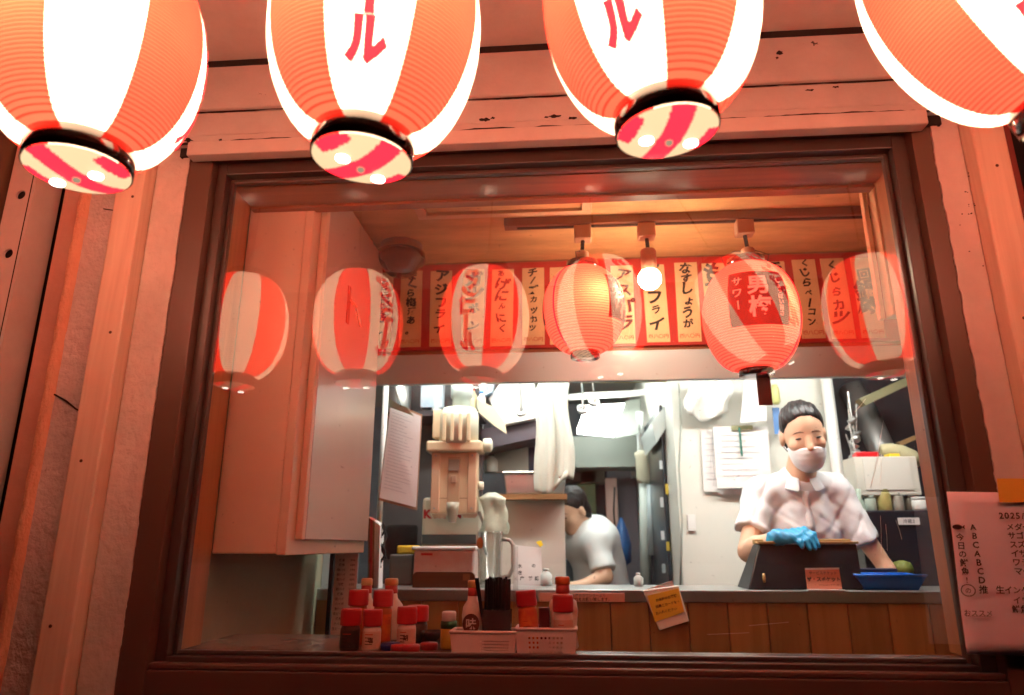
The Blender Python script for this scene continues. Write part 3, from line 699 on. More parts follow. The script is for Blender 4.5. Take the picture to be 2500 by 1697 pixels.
def jar(x, Y, r, z0, zc, zt, body, label, lab=None, tilt=0, capm=None, txt=None, name='spice_jar', cat='jar', group=GRP):
    t = thing(name, label, cat, (x, Y, z0), group)
    if tilt: t.rotation_euler = (0, tilt, 0)
    h, c, tp = 0, zc-z0, zt-z0; rb = r*.93
    obj('body', MB().lathe([(rb*.9, 0), (rb, .003), (rb, c-.008), (rb*.86, c)], n=28), body, t, smooth=True, local=True)
    cp = MB().lathe([(r*.96, c), (r, c+.002), (r, tp-.004), (r*.94, tp), (r*.3, tp+.0005)], n=36)
    obj('cap', cp, capm or M_redcap, t, smooth=False, local=True, bevel=0)
    if lab:
        mb = MB(); gr = [[(rb*1.012*math.cos(a), rb*1.012*math.sin(a), z) for a in np.linspace(-PI*.95, -PI*.05, 15)] for z in (c*.12, c*.80)]
        mb.sheet(gr); lo_ = obj('label', mb, lab, t, smooth=True, local=True)
        for q in range(4):
            zz_ = c*(.66-.13*q); aa = np.linspace(-PI*.66, -PI*random.uniform(.36, .5), 6)
            obj('print_line', MB().sheet([[(rb*1.03*math.cos(a), rb*1.03*math.sin(a), zz_+dz_) for a in aa] for dz_ in (0, .0016)]), M_redink if q == 0 else M_brownspice, lo_, local=True)
        if txt: write(lo_, txt, (rb*.15, -rb*1.04, c*.45), r*.55, M_brownspice if lab is not M_orl else M_redink, vertical=True, local=True, off=.03)
    return t
def zpx(y, Y, x=500): return D(*C7(x, y), Y)[2]
x, r = jar_at(275, 440, .085); jar(x, .085, r, ZC, zpx(585, .085), zpx(450, .085), M_brownspice, 'red capped jar of dark spice, front left of the cluster', lab=mat('dark_label', s(50, 34, 26), .5), txt='ろ')
x, r = jar_at(455, 610, .085); jar(x, .085, r, ZC, zpx(590, .085), zpx(458, .085), M_jarw, 'red capped jar with a white label, beside the dark spice jar', lab=M_lab, txt='塩')
x, r = jar_at(330, 490, .17); jar(x, .17, r, ZC, zpx(425, .17), zpx(297, .17), M_amber, 'tall amber spice jar with red cap, behind at left', lab=M_amber)
x, r = jar_at(530, 690, .17); jar(x, .17, r, ZC, zpx(430, .17), zpx(300, .17), M_amber, 'tall amber spice jar with red cap, second of the back pair', lab=M_orl)
x, r = jar_at(730, 890, .13); jar(x, .13, r, ZC, zpx(570, .13), zpx(432, .13), M_jarw, 'red capped jar with pinkish label, standing alone near the middle', lab=M_lab, txt='胡')
x, r = jar_at(855, 938, .22); jar(x, .22, .024, ZC, zpx(550, .22), zpx(422, .22), M_brownspice, 'red capped jar half hidden behind the pinkish labelled jar')
def sauce(x, Y, r, z0, zs, zn, zt, label, bodym, neckm, capm, labm=None, tilt=0, emblem=False, name='sauce_bottle'):
    t = thing(name, label, 'bottle', (x, Y, z0), GRP)
    if tilt: t.rotation_euler = (0, tilt, 0)
    a, b, c = zs-z0, zn-z0, zt-z0
    obj('body', MB().lathe([(r*.92, 0), (r, .004), (r*.86, a*.35), (r, a*.8), (r*.9, a), (r*.5, a+(b-a)*.55), (r*.44, b)], n=32), bodym, t, smooth=True, local=True)
    obj('neck', MB().lathe([(r*.46, b-.002), (r*.48, b), (r*.46, b+(c-b)*.5)], n=24), neckm, t, smooth=True, local=True)
    obj('cap', MB().lathe([(r*.47, b+(c-b)*.5), (r*.5, b+(c-b)*.52), (r*.5, c-.003), (r*.44, c)], n=24), capm, t, smooth=True, local=True)
    if emblem:
        e = obj('emblem', MB().prism([(.017*math.cos(2*PI*k/20), -r*1.0, a*.62+.019*math.sin(2*PI*k/20)) for k in range(20)], (0, -.001, 0)), mat('emblem_brown', s(96, 52, 44), .6), t, local=True)
        write(e, '味', (0, -r*1.0-.0016, a*.62), .022, M_jarw, local=True, off=.02)
    return t
x, r = jar_at(405, 535, .27); sauce(x, .27, .026, ZC, zpx(420, .27), zpx(318, .27), zpx(205, .27), 'white bottle with tan cap and red neck, behind the amber jars', M_jarw, M_neck, M_tan)
x, r = jar_at(605, 740, .27); sauce(x, .27, .031, ZC, zpx(420, .27), zpx(318, .27), zpx(205, .27), 'round white bottle with tan cap, right of its twin by the list', M_jarw, M_neck, M_tan)
x, r = jar_at(1100, 1200, .12)
t = thing('dressing_bottle', 'small yellow bottle with green label and white cap, left of the baskets', 'bottle', (x, .12, ZC), GRP)
obj('body', MB().lathe([(.014, ZC), (.0165, ZC+.004), (.0165, zpx(600, .12))], (x, .12, 0), 24), mat('yellow_dressing', s(190, 150, 50), .3), t, smooth=True)
obj('label', MB().lathe([(.0168, zpx(605, .12)), (.0168, zpx(545, .12))], (x, .12, 0), 24), mat('green_label', s(30, 90, 50), .5), t, smooth=True)
obj('cap', MB().lathe([(.0135, zpx(545, .12)), (.015, zpx(540, .12)), (.015, zpx(480, .12)), (.013, zpx(468, .12))], (x, .12, 0), 24), M_white, t, smooth=True)
for cx, col, lb, Y, rr_ in ((680, s(36, 40, 120), 'blue lid lying among the spice jars', .10, .020), (745, s(170, 30, 36), 'red lid lying left of the blue bowl rim', .075, .016),
                            (840, s(176, 30, 34), 'red lid lying flat in front of the pinkish labelled jar', .075, .019), (990, s(150, 30, 36), 'red lid lying apart, right of the jars', .11, .018)):
    x = D(*C7(cx, 680), Y)[0]
    one('jar_lid', MB().lathe([(rr_, ZC), (rr_, ZC+.010), (rr_*.93, ZC+.013), (rr_*.2, ZC+.0135)], (x, Y, 0), 28), mat('lid_%d' % cx, col, .3), lb if cx != 745 else 'small red lid lying beside the blue lid', 'lid', 'loose lids', smooth=True)
x = D(*C7(1015, 620), .19)[0]
one('dark_bowl', MB().lathe([(.012, ZC), (.02, ZC+.002), (.026, ZC+.018), (.027, ZC+.026), (.024, ZC+.026), (.018, ZC+.008)], (x, .19, 0), 28), mat('bowl_dark', s(40, 28, 40), .25), 'small dark bowl between the jars and the baskets', 'bowl', smooth=True)

def basket(x0p, x1p, Y0, depth, ztop, label, cols, rows, hole_u, hole_v):
    """open plastic basket with a grid of square holes in its front"""
    X0, X1 = D(*C7(x0p, 700), Y0)[0], D(*C7(x1p, 700), Y0)[0]; xm = (X0+X1)/2; t = thing('plastic_basket', label, 'basket', (xm, Y0+depth/2, ZC), 'plastic baskets on the ledge')
    m = mat('basket_plastic', s(240, 226, 220), .45); h = ztop-ZC; tap = .94
    def P(u, v, y): sc = tap+(1-tap)*v; return (xm+(X0+(X1-X0)*u-xm)*sc, y, ZC+.001+h*v)
    fb = MB(); us = [0, hole_u[0]]; cw = (hole_u[1]-hole_u[0])/(cols*2-1)
    us += [hole_u[0]+cw*k for k in range(1, cols*2)] + [1]; vs_ = [0, hole_v[0]]; ch_ = (hole_v[1]-hole_v[0])/(rows*2-1); vs_ += [hole_v[0]+ch_*k for k in range(1, rows*2)] + [1]
    for y in (Y0, ):
        for i in range(len(us)-1):
            for j in range(len(vs_)-1):
                if 1 <= i < len(us)-2+0 and 1 <= j < len(vs_)-2+0 and i % 2 == 1 and j % 2 == 1 and i <= cols*2-1 and j <= rows*2-1: continue
                fb.add([P(us[i], vs_[j], y), P(us[i+1], vs_[j], y), P(us[i+1], vs_[j+1], y), P(us[i], vs_[j+1], y)], [(0, 1, 2, 3)])
    obj('front', fb, m, t, solid=.002)
    ob_ = MB()
    ob_.add([P(0, 0, Y0+.001), P(0, 0, Y0+depth), P(0, 1, Y0+depth), P(0, 1, Y0+.001)], [(0, 1, 2, 3)]); ob_.add([P(1, 0, Y0+.001), P(1, 0, Y0+depth), P(1, 1, Y0+depth), P(1, 1, Y0+.001)], [(3, 2, 1, 0)])
    ob_.add([P(0, 0, Y0+depth), P(1, 0, Y0+depth), P(1, 1, Y0+depth), P(0, 1, Y0+depth)], [(0, 1, 2, 3)]); ob_.add([P(0, .02, Y0+.002), P(1, .02, Y0+.002), P(1, .02, Y0+depth), P(0, .02, Y0+depth)], [(0, 1, 2, 3)])
    obj('walls', ob_, m, t, solid=.002)
    rm = [P(0, 1, Y0), P(1, 1, Y0), P(1, 1, Y0+depth), P(0, 1, Y0+depth), P(0, 1, Y0)]
    obj('rim', MB().tube([np.array(p)+(q-p)*f_ for p, q in zip(map(np.array, rm[:-1]), map(np.array, rm[1:])) for f_ in (0, .05, .5, .95)]+[np.array(rm[0])], .0032, 8), m, t, smooth=True)
    return t
basket(1160, 1690, .045, .062, zpx(640, .045), 'pinkish plastic basket holding black straws and a white bottle', 14, 4, (.46, .90), (.12, .62))
basket(1692, 2182, .045, .062, zpx(612, .045), 'white plastic basket with a grid of square holes, at right', 9, 4, (.20, .78), (.06, .70))
# straws in a clear cup
x, r = jar_at(1430, 1645, .08)
t = thing('straw_cup', 'clear cup packed with black straws in the left basket', 'cup', (x, .08, ZC+.004))
mc = mat('clear_plastic', (.95, .95, .95, 1), .08, trans=.95)
cupw = MB(); cupw.lathe([(.028, ZC+.005), (.031, zpx(450, .08))], (x, .082, 0), 28, close=False); obj('cup', cupw, mat('smoked_cup', s(60, 56, 60), .2), t, smooth=True)
for k in range(34):
    a = random.uniform(0, 2*PI); q = math.sqrt(random.random())*.026; px_, py_ = x+q*math.cos(a), .082+q*math.sin(a)*.9
    top = zpx(205, .08)+random.uniform(-.004, .004); dx = random.gauss(0, .002)
    obj('straw', MB().tube([(px_, py_, ZC+.01), (px_+dx, py_, top)], .0028, 6), mat('black_straw', s(20, 18, 26), .35), t)
for dx in (-.036, -.040): obj('straw', MB().tube([(x-.020, .07, ZC+.02), (x+dx-.002, .068, zpx(200, .07))], .0026, 6), mat('black_straw', s(20, 18, 26), .35), t)
x, r = jar_at(1280, 1400, .085); sauce(x, .085, .0215, ZC+.004, zpx(430, .085), zpx(335, .085), zpx(218, .085), 'white soy bottle with round brown emblem, in the left basket', M_jarw, M_neck, M_tan, emblem=True)
x, r = jar_at(1710, 1880, .080); jar(x+.004, .080, r*.98, ZC+.006, zpx(420, .08), zpx(296, .08), M_orl, 'orange labelled bottle with red cap leaning in the right basket', lab=M_orl, tilt=-.09, txt='七味', name='sauce_bottle', cat='bottle')
x, r = jar_at(1990, 2160, .072); jar(x, .072, r, ZC+.006, zpx(465, .072), zpx(330, .072), M_jarw, 'red capped bottle with printed pink label, right end of the right basket', lab=M_lab, txt='一味', name='sauce_bottle', cat='bottle')
x, r = jar_at(1960, 2190, .105); sauce(x, .103, .030, ZC+.006, zpx(380, .103), zpx(312, .103), zpx(186, .103), 'bottle with amber cap on a red neck, rising behind the red cap at right', M_jarw, M_neck, mat('amber_cap', s(214, 110, 50), .35))
x = D(*C7(1920, 500), .09)[0]; one('red_packet', MB().box(x-.011, x+.011, .085, .098, ZC+.02, zpx(432, .09)), mat('packet', s(110, 20, 30), .4), 'small dark red packet between the two bottles in the right basket', 'packet', bevel=.002)
# acrylic stand
a = D(1163, 1240, .09); b = D(1176, 1240, .09)
one('acrylic_stand', MB().box(a[0], b[0]-.002, .112, .116, ZC+.001, a[2]), mc, 'clear upright acrylic plate beside the black straws', 'stand')

# ------------------------------------------------------------------ left: lists
X0, X1, Z0, Z1 = rect(756, 1262, 808, 1440, .78)
ls = one('price_list', MB().box(X0, X1, .778, .781, Z0-.03, Z1+.06), M_paper, 'narrow white price list hanging below the cabinet', 'list')
for k in range(15):
    z = Z1-.012-k*(Z1-Z0)/16
    write(ls, random.choice(['生ビール', '酎ハイ', '枝豆', '冷奴', '焼鳥', 'ハイボ']), (X0+.022, .7768, z), .009, M_greyink, vertical=False, off=.02, name='print')
    write(ls, random.choice(['480', '520', '390', '650']), (X1-.015, .7768, z), .009, M_greyink, vertical=False, off=.02, name='print')
X0, X1, Z0, Z1 = rect(742, 1285, 751, 1445, .80)
one('dark_board', MB().box(X0, X1, .80, .88, Z0-.05, Z1+.1), M_black, 'thin black board standing edge on beside the price list', 'board')
# bundle of menus and sticks
t = thing('menu_bundle', 'bundle of red and white booklets and sticks standing beside the cabinet', 'booklets', D(850, 1335, .93))
for k, (xa, xb, col) in enumerate([(838, 842, s(120, 70, 44)), (842, 847, s(190, 40, 40)), (847, 851, s(150, 90, 60)), (851, 856, s(224, 214, 210)), (856, 861, s(230, 226, 222))]):
    p0, p1, p2, p3 = D(xa-4, 1335, .93), D(xb-4+2, 1335, .93), D(xb-2+k, 1178+k*4, .93), D(xa-2+k*.5, 1172+k*3, .93)
    obj('booklet', MB().prism([p0, p1, p2, p3], (0, .05, 0)), mat('booklet%d' % k, col, .6), t)
cbl = MB(); pts = [D(868+6*math.sin(k*.9), 1185+k*8, .95) for k in range(14)]; cbl.tube(pts, .004, 6)
pts = [D(872-5*math.cos(k*.8), 1190+k*7, .955) for k in range(12)]; cbl.tube(pts, .0035, 6)
one('cable', cbl, M_black, 'tangled black cable hanging by the white pipe', 'cable', smooth=True)

# ------------------------------------------------------------------ kitchen: left half
one('vertical_pipe', MB().tube([(D(870, 1000, 1.2)[0], 1.2, 1.25), (D(870, 1000, 1.2)[0], 1.2, 2.45)], .011, 12), M_white, 'thin white pipe running up behind the clipboard', 'pipe', smooth=True)
q = [D(885, 912, 1.0), D(858, 1135, 1.0), D(945, 1158, 1.03), D(957, 940, 1.03)]
t = thing('hanging_clipboard', 'white sheets on a clipboard hanging by a cord at left of the kitchen opening', 'clipboard', q[1])
obj('board', MB().prism([p+np.array([0, .004, 0]) for p in q[:2]]+[q[2]+np.array([0, .004, 0]), q[3]+np.array([0, .004, 0])], (0, .006, 0)), mat('board_brown', s(150, 110, 84), .6), t)
ins_ = lambda P, Q, f_: P+(Q-P)*f_
cc = sum(q)/4; sheet_ = [ins_(cc, p, .95)+np.array([.002, -.003, 0]) for p in q]
sh_ = obj('sheet', MB().prism(sheet_, (0, -.001, 0)), M_paper, t)
for k in range(24):
    f_ = .08+.84*k/24; a = ins_(sheet_[0], sheet_[1], f_); b = ins_(sheet_[3], sheet_[2], f_); w_ = random.uniform(.5, .95)
    pa, pb = ins_(a, b, .08), ins_(a, b, .08+.8*w_)
    obj('print_line', MB().prism([pa+np.array([0, -.0018, 0]), pb+np.array([0, -.0018, 0]), pb+np.array([0, -.0018, .0015]), pa+np.array([0, -.0018, .0015])], (0, -.0003, 0)), mat('pale_print', s(178, 174, 182), .8), sh_)
obj('clip', MB().prism([D(884, 905, .99), D(886, 925, .99), D(940, 945, .99), D(925, 925, .99), D(905, 918, .99)], (0, -.008, 0)), mat('clip_grey', s(170, 165, 140), .4), t)
obj('cord', MB().tube([D(905, 922, .985), D(897, 880, .97), D(912, 930, .985)], .0012, 5), M_dark, t)

# drinks dispenser
Yd = 1.20; M_beige = mat('aged_plastic', s(206, 182, 150), .4, var=.06, vscale=8); M_cream = mat('cream_plastic', s(212, 210, 190), .4); M_beige2 = mat('beige_front', s(188, 150, 122), .45)
t = thing('drinks_dispenser', 'beige drinks dispenser with domed head above a cream tank lettered in red', 'dispenser', D(1025, 1335, Yd))
X0, X1, Z0, Z1 = rect(955, 1128, 1092, 1212, Yd); tank = obj('tank', MB().box(X0, X1, Yd+.02, Yd+.2, 1.32, Z1), M_cream, t, bevel=.012)
obj('tank_band', MB().box(X0+.004, X1-.02, Yd+.015, Yd+.0195, D(1000, 1235, Yd)[2], D(1000, 1213, Yd)[2]), mat('tank_dark', s(60, 76, 80), .4), tank)
write(tank, 'KIRIN', (D(1004, 1166, Yd+.015)[0], Yd+.017, D(1004, 1166, Yd+.017)[2]), .042, mat('sign_red', s(176, 30, 40), .5), vertical=False, off=.05, pitch=1.05)
X0, X1, Z0, Z1 = rect(982, 1028, 1086, 1168, Yd-.02); bd = obj('body', MB().box(X0, X1, Yd-.06, Yd+.0, Z0, Z1), M_beige, t, bevel=.008)
xm = (X0+X1)/2
obj('front_rib', MB().box(X0+.003, X0+.034, Yd-.07, Yd-.0605, Z0+.004, Z1-.002), M_beige2, t, bevel=.003)
obj('front_rib', MB().box(X1-.034, X1-.003, Yd-.07, Yd-.0605, Z0+.004, Z1-.002), M_beige2, t, bevel=.003)
obj('front_plate', MB().box(xm-.022, xm+.022, Yd-.066, Yd-.0606, Z0+.01, Z1-.02), mat('plate_tan', s(168, 132, 104), .5), t, bevel=.002)
obj('maker_plate', MB().box(xm-.020, xm+.020, Yd-.069, Yd-.0662, Z1-.07, Z1-.03), mat('plate_grey', s(130, 116, 104), .5), t)
obj('nozzle', MB().lathe([(.010, Z0-.03), (.014, Z0-.028), (.022, Z0+.015), (.024, Z0+.04)], (xm, Yd-.075, 0), 18), mat('nozzle', s(150, 140, 122), .4), t, smooth=True)
obj('foot', MB().lathe([(.022, Z0-.012), (.03, Z0)], (X0+.03, Yd-.03, 0), 16), M_beige2, t); obj('foot', MB().lathe([(.022, Z0-.012), (.03, Z0)], (X1-.03, Yd-.03, 0), 16), M_beige2, t)
X0f, X1f, Z0f, Z1f = rect(974, 1005, 1110, 1030, Yd-.02); obj('flange', MB().box(X0f, X1f-.02, Yd-.085, Yd+.03, Z0f, Z1f), M_beige, t, bevel=.008)
obj('side_knob', MB().lathe([(.022, 0), (.026, .004), (.026, .028), (.016, .034)], (X1f-.022, Yd-.02, (Z0f+Z1f)/2+.01), 20, axis=np.array([[0, 0, 1], [0, 1, 0], [-1, 0, 0]])), M_cream, t, smooth=True)
obj('side_knob', MB().lathe([(.014, 0), (.016, .004), (.014, .02)], (X1+.0, Yd-.03, (Z0+Z1)/2-.01), 16, axis=np.array([[0, 0, 1], [0, 1, 0], [-1, 0, 0]])), M_cream, t, smooth=True)
X0h, X1h, Z0h, Z1h = rect(998, 928, 1086, 1008, Yd-.02); xh = (X0h+X1h)/2; rh = (X1h-X0h)/2
obj('head', MB().lathe([(rh, Z0h-.004), (rh, Z1h-.03), (rh*.94, Z1h-.012), (rh*.8, Z1h), (rh*.3, Z1h+.004)], (xh, Yd-.02, 0), 36), M_cream, t, smooth=True)
obj('head_lug', MB().box(X0h-.022, X0h+.012, Yd-.05, Yd, Z0h+.02, Z1h-.006), M_beige, t, bevel=.004)
for k in range(4): obj('head_rib', MB().box(xh-.05+k*.03, xh-.038+k*.03, Yd-.02-rh-.002, Yd-.02-rh+.02, Z0h+.002, Z1h-.03), M_beige, t, bevel=.002)
obj('neck', MB().lathe([(.036, Z1h), (.036, Z1h+.045), (.042, Z1h+.047), (.042, Z1h+.10), (.036, Z1h+.104), (.036, 2.1)], (xh+.005, Yd-.0, 0), 28), mat('neck_plastic', s(186, 196, 194), .3), t, smooth=True)
AX = np.array([[1, 0, 0], [0, 0, -1], [0, 1, 0]])
for sx in (X0+.018, X1-.018):
    for sz in (Z0+.02, Z1-.016): obj('screw', MB().lathe([(.004, 0), (.004, .0015), (.002, .002)], (sx, Yd-.0702, sz), 10, axis=AX), M_steel_d, t)
obj('switch', MB().box(xm-.010, xm+.010, Yd-.071, Yd-.0665, Z1-.115, Z1-.088), mat('switch_tan', s(140, 110, 90), .4), t, bevel=.002)
obj('seam', MB().box(X0-.001, X1+.001, Yd-.0605, Yd-.0598, Z0+.055, Z0+.0565), M_dark, t)
obj('hose', MB().tube([(X1+.004, Yd-.03, Z0+.01), (X1+.02, Yd-.03, Z0-.03), (X1+.012, Yd-.02, Z0-.09), (X1+.03, Yd, Z0-.14)], .006, 8), mat('grey_hose', s(150, 150, 140), .4), t, smooth=True)
# tub, tray, bin, sponge
X0, X1, Z0, Z1 = rect(935, 1240, 1079, 1337, 1.06)
t = thing('food_tub', 'clear tub of pink food with a white rim, under the dispenser', 'tub', ((X0+X1)/2, 1.1, 1.3195))
obj('walls', MB().box(X0+.004, X1-.004, 1.06, 1.17, 1.3195, Z1-.012), mat('pink_tub', s(206, 152, 140), .35, var=.15, vscale=14, col2=s(214, 186, 178)), t, bevel=.008)
obj('rim', MB().box(X0-.002, X1+.002, 1.053, 1.177, Z1-.0118, Z1), M_white, t, bevel=.004)
obj('tape', MB().box(X0+.03, X0+.07, 1.0575, 1.0595, Z1-.03, Z1-.022), M_redcap, t)
X0, X1, Z0, Z1 = rect(937, 1298, 1078, 1337, .96)
t = thing('wooden_tray', 'brown wooden tray standing on edge on the pass shelf', 'tray', ((X0+X1)/2, .96, 1.3195)); r_ = .016; pts = []
for cx, cz, a0 in ((X0+r_, Z1-r_, PI), (X1-r_, Z1-r_, PI/2)):
    for k in range(6): a = a0-(PI/2)*k/5; pts.append((cx+r_*math.cos(a), .955, cz+r_*math.sin(a)))
pts += [(X1, .955, 1.3196), (X0, .955, 1.3196)]
obj('board', MB().prism(pts, (0, .018, 0)), wood('tray_wood', s(92, 54, 30), s(112, 70, 40), axis='x', rough=.35), t)
a, b = D(1050, 1318, .95), D(1066, 1303, .95); obj('inlay', MB().box(a[0], b[0], .9535, .9548, a[2], b[2]), mat('inlay', s(150, 98, 62), .5), t)
X0, X1, Z0, Z1 = rect(884, 1258, 938, 1337, 1.1)
one('grey_bin', MB().box(X0, X1, 1.09, 1.2, 1.3195, Z1), mat('bin_grey', s(96, 98, 92), .4), 'dark grey bin left of the pink food tub', 'bin', bevel=.006)
a = D(925, 1240, 1.12); mb_ = MB(); mb_.box(a[0]-.034, a[0]+.036, 1.1, 1.17, Z1+.0005, Z1+.030)
one('sponge', mb_, mat('sponge_yellow', s(214, 174, 40), .9, bump=.8, bscale=250), 'yellow sponge lying on the grey bin', 'sponge', bevel=.006)
# mug
xm_, zm0, zm1 = D(1112, 1300, .99)[0], 1.3197, D(1112, 1207, .99)[2]
t = thing('beer_mug', 'empty glass beer mug standing on the pass shelf', 'mug', (xm_, .99, zm0)); rm_ = .043
mgl = bpy.data.materials.new('mug_glass'); mgl.use_nodes = True; n = mgl.node_tree.nodes; l = mgl.node_tree.links; n.remove(n['Principled BSDF'])
g1 = n.new('ShaderNodeBsdfTransparent'); g1.inputs[0].default_value = (.9, .9, .88, 1); g2 = n.new('ShaderNodeBsdfGlossy'); g2.inputs['Roughness'].default_value = .08; lw = n.new('ShaderNodeLayerWeight'); lw.inputs[0].default_value = .25
g3 = n.new('ShaderNodeMixShader'); l.new(lw.outputs['Facing'], g3.inputs[0]); l.new(g1.outputs[0], g3.inputs[1]); l.new(g2.outputs[0], g3.inputs[2]); l.new(g3.outputs[0], n['Material Output'].inputs['Surface'])
obj('body', MB().lathe([(.036, zm0), (.038, zm0+.01), (rm_, zm1-.002), (rm_-.001, zm1), (rm_-.005, zm1-.002), (.032, zm0+.018), (.005, zm0+.016)], (xm_, .99, 0), 32), mgl, t, smooth=True)
hh = [(xm_+rm_-.003, .985, zm1-.024), (xm_+rm_+.022, .982, zm1-.026), (xm_+rm_+.034, .98, zm1-.042), (xm_+rm_+.034, .98, zm0+.06), (xm_+rm_+.02, .982, zm0+.036), (xm_+rm_-.004, .985, zm0+.03)]
obj('handle', MB().tube(hh, .007, 10), mat('mug_handle', s(226, 220, 210), .12, trans=.5), t, smooth=True)
obj('crest', MB().prism([(xm_-.030+.011*math.cos(2*PI*k/18), .99-.0335, zm1-.036+.018*math.sin(2*PI*k/18)) for k in range(18)], (0, -.001, 0)), mat('crest_gold', s(200, 140, 80), .4), t)
# notice with tape
q = [D(1170, 1237, 1.14), D(1167, 1345, 1.12), D(1232, 1345, 1.12), D(1228, 1243, 1.14)]
t = one('printed_notice', MB().prism(q, (0, .0015, 0)), M_paper, 'white printed notice with yellow tape standing behind the mug', 'notice')
for (x_, y_), w_ in zip([(1180, 1285), (1180, 1300), (1178, 1313), (1211, 1284), (1211, 1313)], ('氷', '在', '入 庫', 'の', '確 認')): write(t, w_, D(x_, y_, 1.112), .014, M_ink, vertical=False, off=.03, name='print')
obj('tape', MB().prism([D(1216, 1230, 1.135), D(1226, 1242, 1.13), D(1233, 1237, 1.13), D(1228, 1226, 1.135)], (0, -.001, 0)), mat('yellow_tape', s(236, 200, 30), .5), t)
# plastic bag
bg = MB(); cx_ = D(1120, 1160, 1.16); gr = []
for i in range(15):
    f_ = i/14; z = D(1112, 1212, 1.16)[2]+f_*(D(1112, 1118, 1.16)[2]-D(1112, 1212, 1.16)[2]); w = .046*(.95+.10*math.sin(f_*7+1))*(1-.7*max(0, f_-.86)/.14); row = []
    for j in range(20): a = 2*PI*j/19; rr = w*(1+.14*math.sin(3*a+5*f_)+.10*math.sin(7*a-9*f_)+.05*math.sin(13*a+14*f_)); row.append((cx_[0]+.006*math.sin(4*f_)+rr*math.cos(a), 1.16+.6*rr*math.sin(a), z))
    gr.append(row)
bg.sheet(gr); one('plastic_bag', bg, mat('bag_white', s(172, 178, 160), .3, var=.14, vscale=30), 'crumpled white plastic bag hanging right of the dispenser', 'bag', smooth=True)
# steel partition, shelf, pan, towel
X0, X1, Z0, Z1 = rect(1090, 1136, 1283, 1345, 1.42)
one('steel_partition', MB().box(X0, X1, 1.42, 1.44, 1.0, Z1), mat('partition_steel', s(222, 218, 208), .2, metal=.1, coat=.6), 'pale shiny partition under the wooden shelf', 'partition')
X0, X1, Z0, Z1 = rect(1128, 1122, 1287, 1134, 1.36)
one('wooden_shelf', MB().box(X0, X1, 1.34, 1.6, Z0, Z1), wood('shelf_wood', s(140, 96, 60), s(166, 118, 76), axis='x'), 'narrow wooden shelf edge in the kitchen below the steel pan', 'shelf')
X0p, X1p, Z0p, Z1p = rect(1142, 1070, 1286, 1121, 1.37)
t = thing('steel_pan', 'square steel pan on the wooden shelf beneath the towel', 'pan', ((X0p+X1p)/2, 1.42, Z1+.001))
obj('body', MB().prism([(X0p+.012, 1.36, Z1+.001), (X1p-.012, 1.36, Z1+.001), (X1p-.002, 1.36, Z1p-.008), (X0p+.002, 1.36, Z1p-.008)], (0, .16, 0)), M_steel, t, bevel=.006)
obj('rim', MB().box(X0p-.004, X1p+.004, 1.352, 1.53, Z1p-.0078, Z1p), mat('bright_steel', s(224, 220, 214), .25, metal=.8), t, bevel=.003)
tw = MB(); gr = []
for i in range(30):
    f_ = i/29; row = []
    xl = 1203 + (8*math.sin(f_*5)) + (22 if f_ < .12 else 0)*(1-f_/.12) + 18*f_; xr = 1292 + 10*f_ - 6*math.sin(f_*7); yb = 866 + f_*(1112-866)
    for j in range(24):
        g_ = j/23; p = D(xl+(xr-xl)*g_, yb - (16*g_ if f_ > .9 else 0) + (14*math.sin(g_*5) if f_ > .93 else 0), 1.22); fold = .016*math.sin(g_*13+.6*f_)+.010*math.sin(g_*25+2*f_)
        row.append((p[0], 1.22+fold*(.4+.6*f_), p[2]))
    gr.append(row)
tw.sheet(gr); one('towel', tw, mat('towel_cloth', s(202, 204, 192), .9, bump=.4, bscale=400), 'pale grey towel hanging from the hood, middle of the kitchen opening', 'towel', smooth=True, solid=.004)
# white boxes, dark duct above
X0, X1, Z0, Z1 = rect(1104, 862, 1215, 962, 1.5)
one('white_carton', MB().prism([D(1108, 905, 1.5), D(1140, 965, 1.5), D(1215, 950, 1.5), D(1212, 862, 1.5), D(1140, 862, 1.5)], (0, .2, 0)), M_white, 'white carton wedged above the dark duct', 'carton', bevel=.004)
one('blue_packet', MB().prism([D(1085, 868, 1.45), D(1092, 900, 1.45), D(1116, 890, 1.45), D(1122, 866, 1.45)], (0, .05, 0)), mat('packet_blue', s(70, 150, 196), .4, col2=s(230, 236, 240), vscale=30), 'blue and white packet beside the white carton', 'packet')
one('paper_flap', MB().prism([D(1082, 905, 1.3), D(1086, 935, 1.3), D(1120, 965, 1.3), D(1150, 985, 1.3), D(1146, 960, 1.3), D(1122, 925, 1.3)], (0, .004, 0)), mat('flap_cream', s(206, 200, 170), .6), 'cream paper flap sticking out beside the dispenser head', 'paper')
one('dark_duct', MB().prism([D(1092, 975, 1.55), D(1096, 1020, 1.55), D(1258, 985, 1.55), D(1258, 940, 1.55)], (0, .3, 0)), mat('duct_dark', s(74, 66, 76), .45), 'dark sloping duct behind the towel', 'duct')
one('grey_screen', MB().box(*[D(1098, 1050, 1.75)[0], D(1198, 1050, 1.75)[0]], 1.75, 1.80, D(1150, 1072, 1.75)[2], D(1150, 1005, 1.75)[2]), M_kceil, 'plain grey screen under the dark duct', 'screen')
one('dark_cupboard', MB().box(D(1199, 1050, 1.8)[0], D(1262, 1050, 1.8)[0], 1.8, 2.0, D(1230, 1072, 1.8)[2], D(1230, 990, 1.8)[2]), mat('navy_cupboard', s(46, 46, 66), .4), 'navy cupboard behind the towel', 'cupboard')
X0, X1, Z0, Z1 = rect(955, 862, 1015, 935, 1.4)
one('steel_canister', MB().lathe([(.05, Z0), (.052, Z0+.004), (.052, Z1+.1)], (D(905, 890, 1.4)[0], 1.4, 0), 24), M_steel, 'upright steel canister above the clipboard', 'canister', smooth=True)
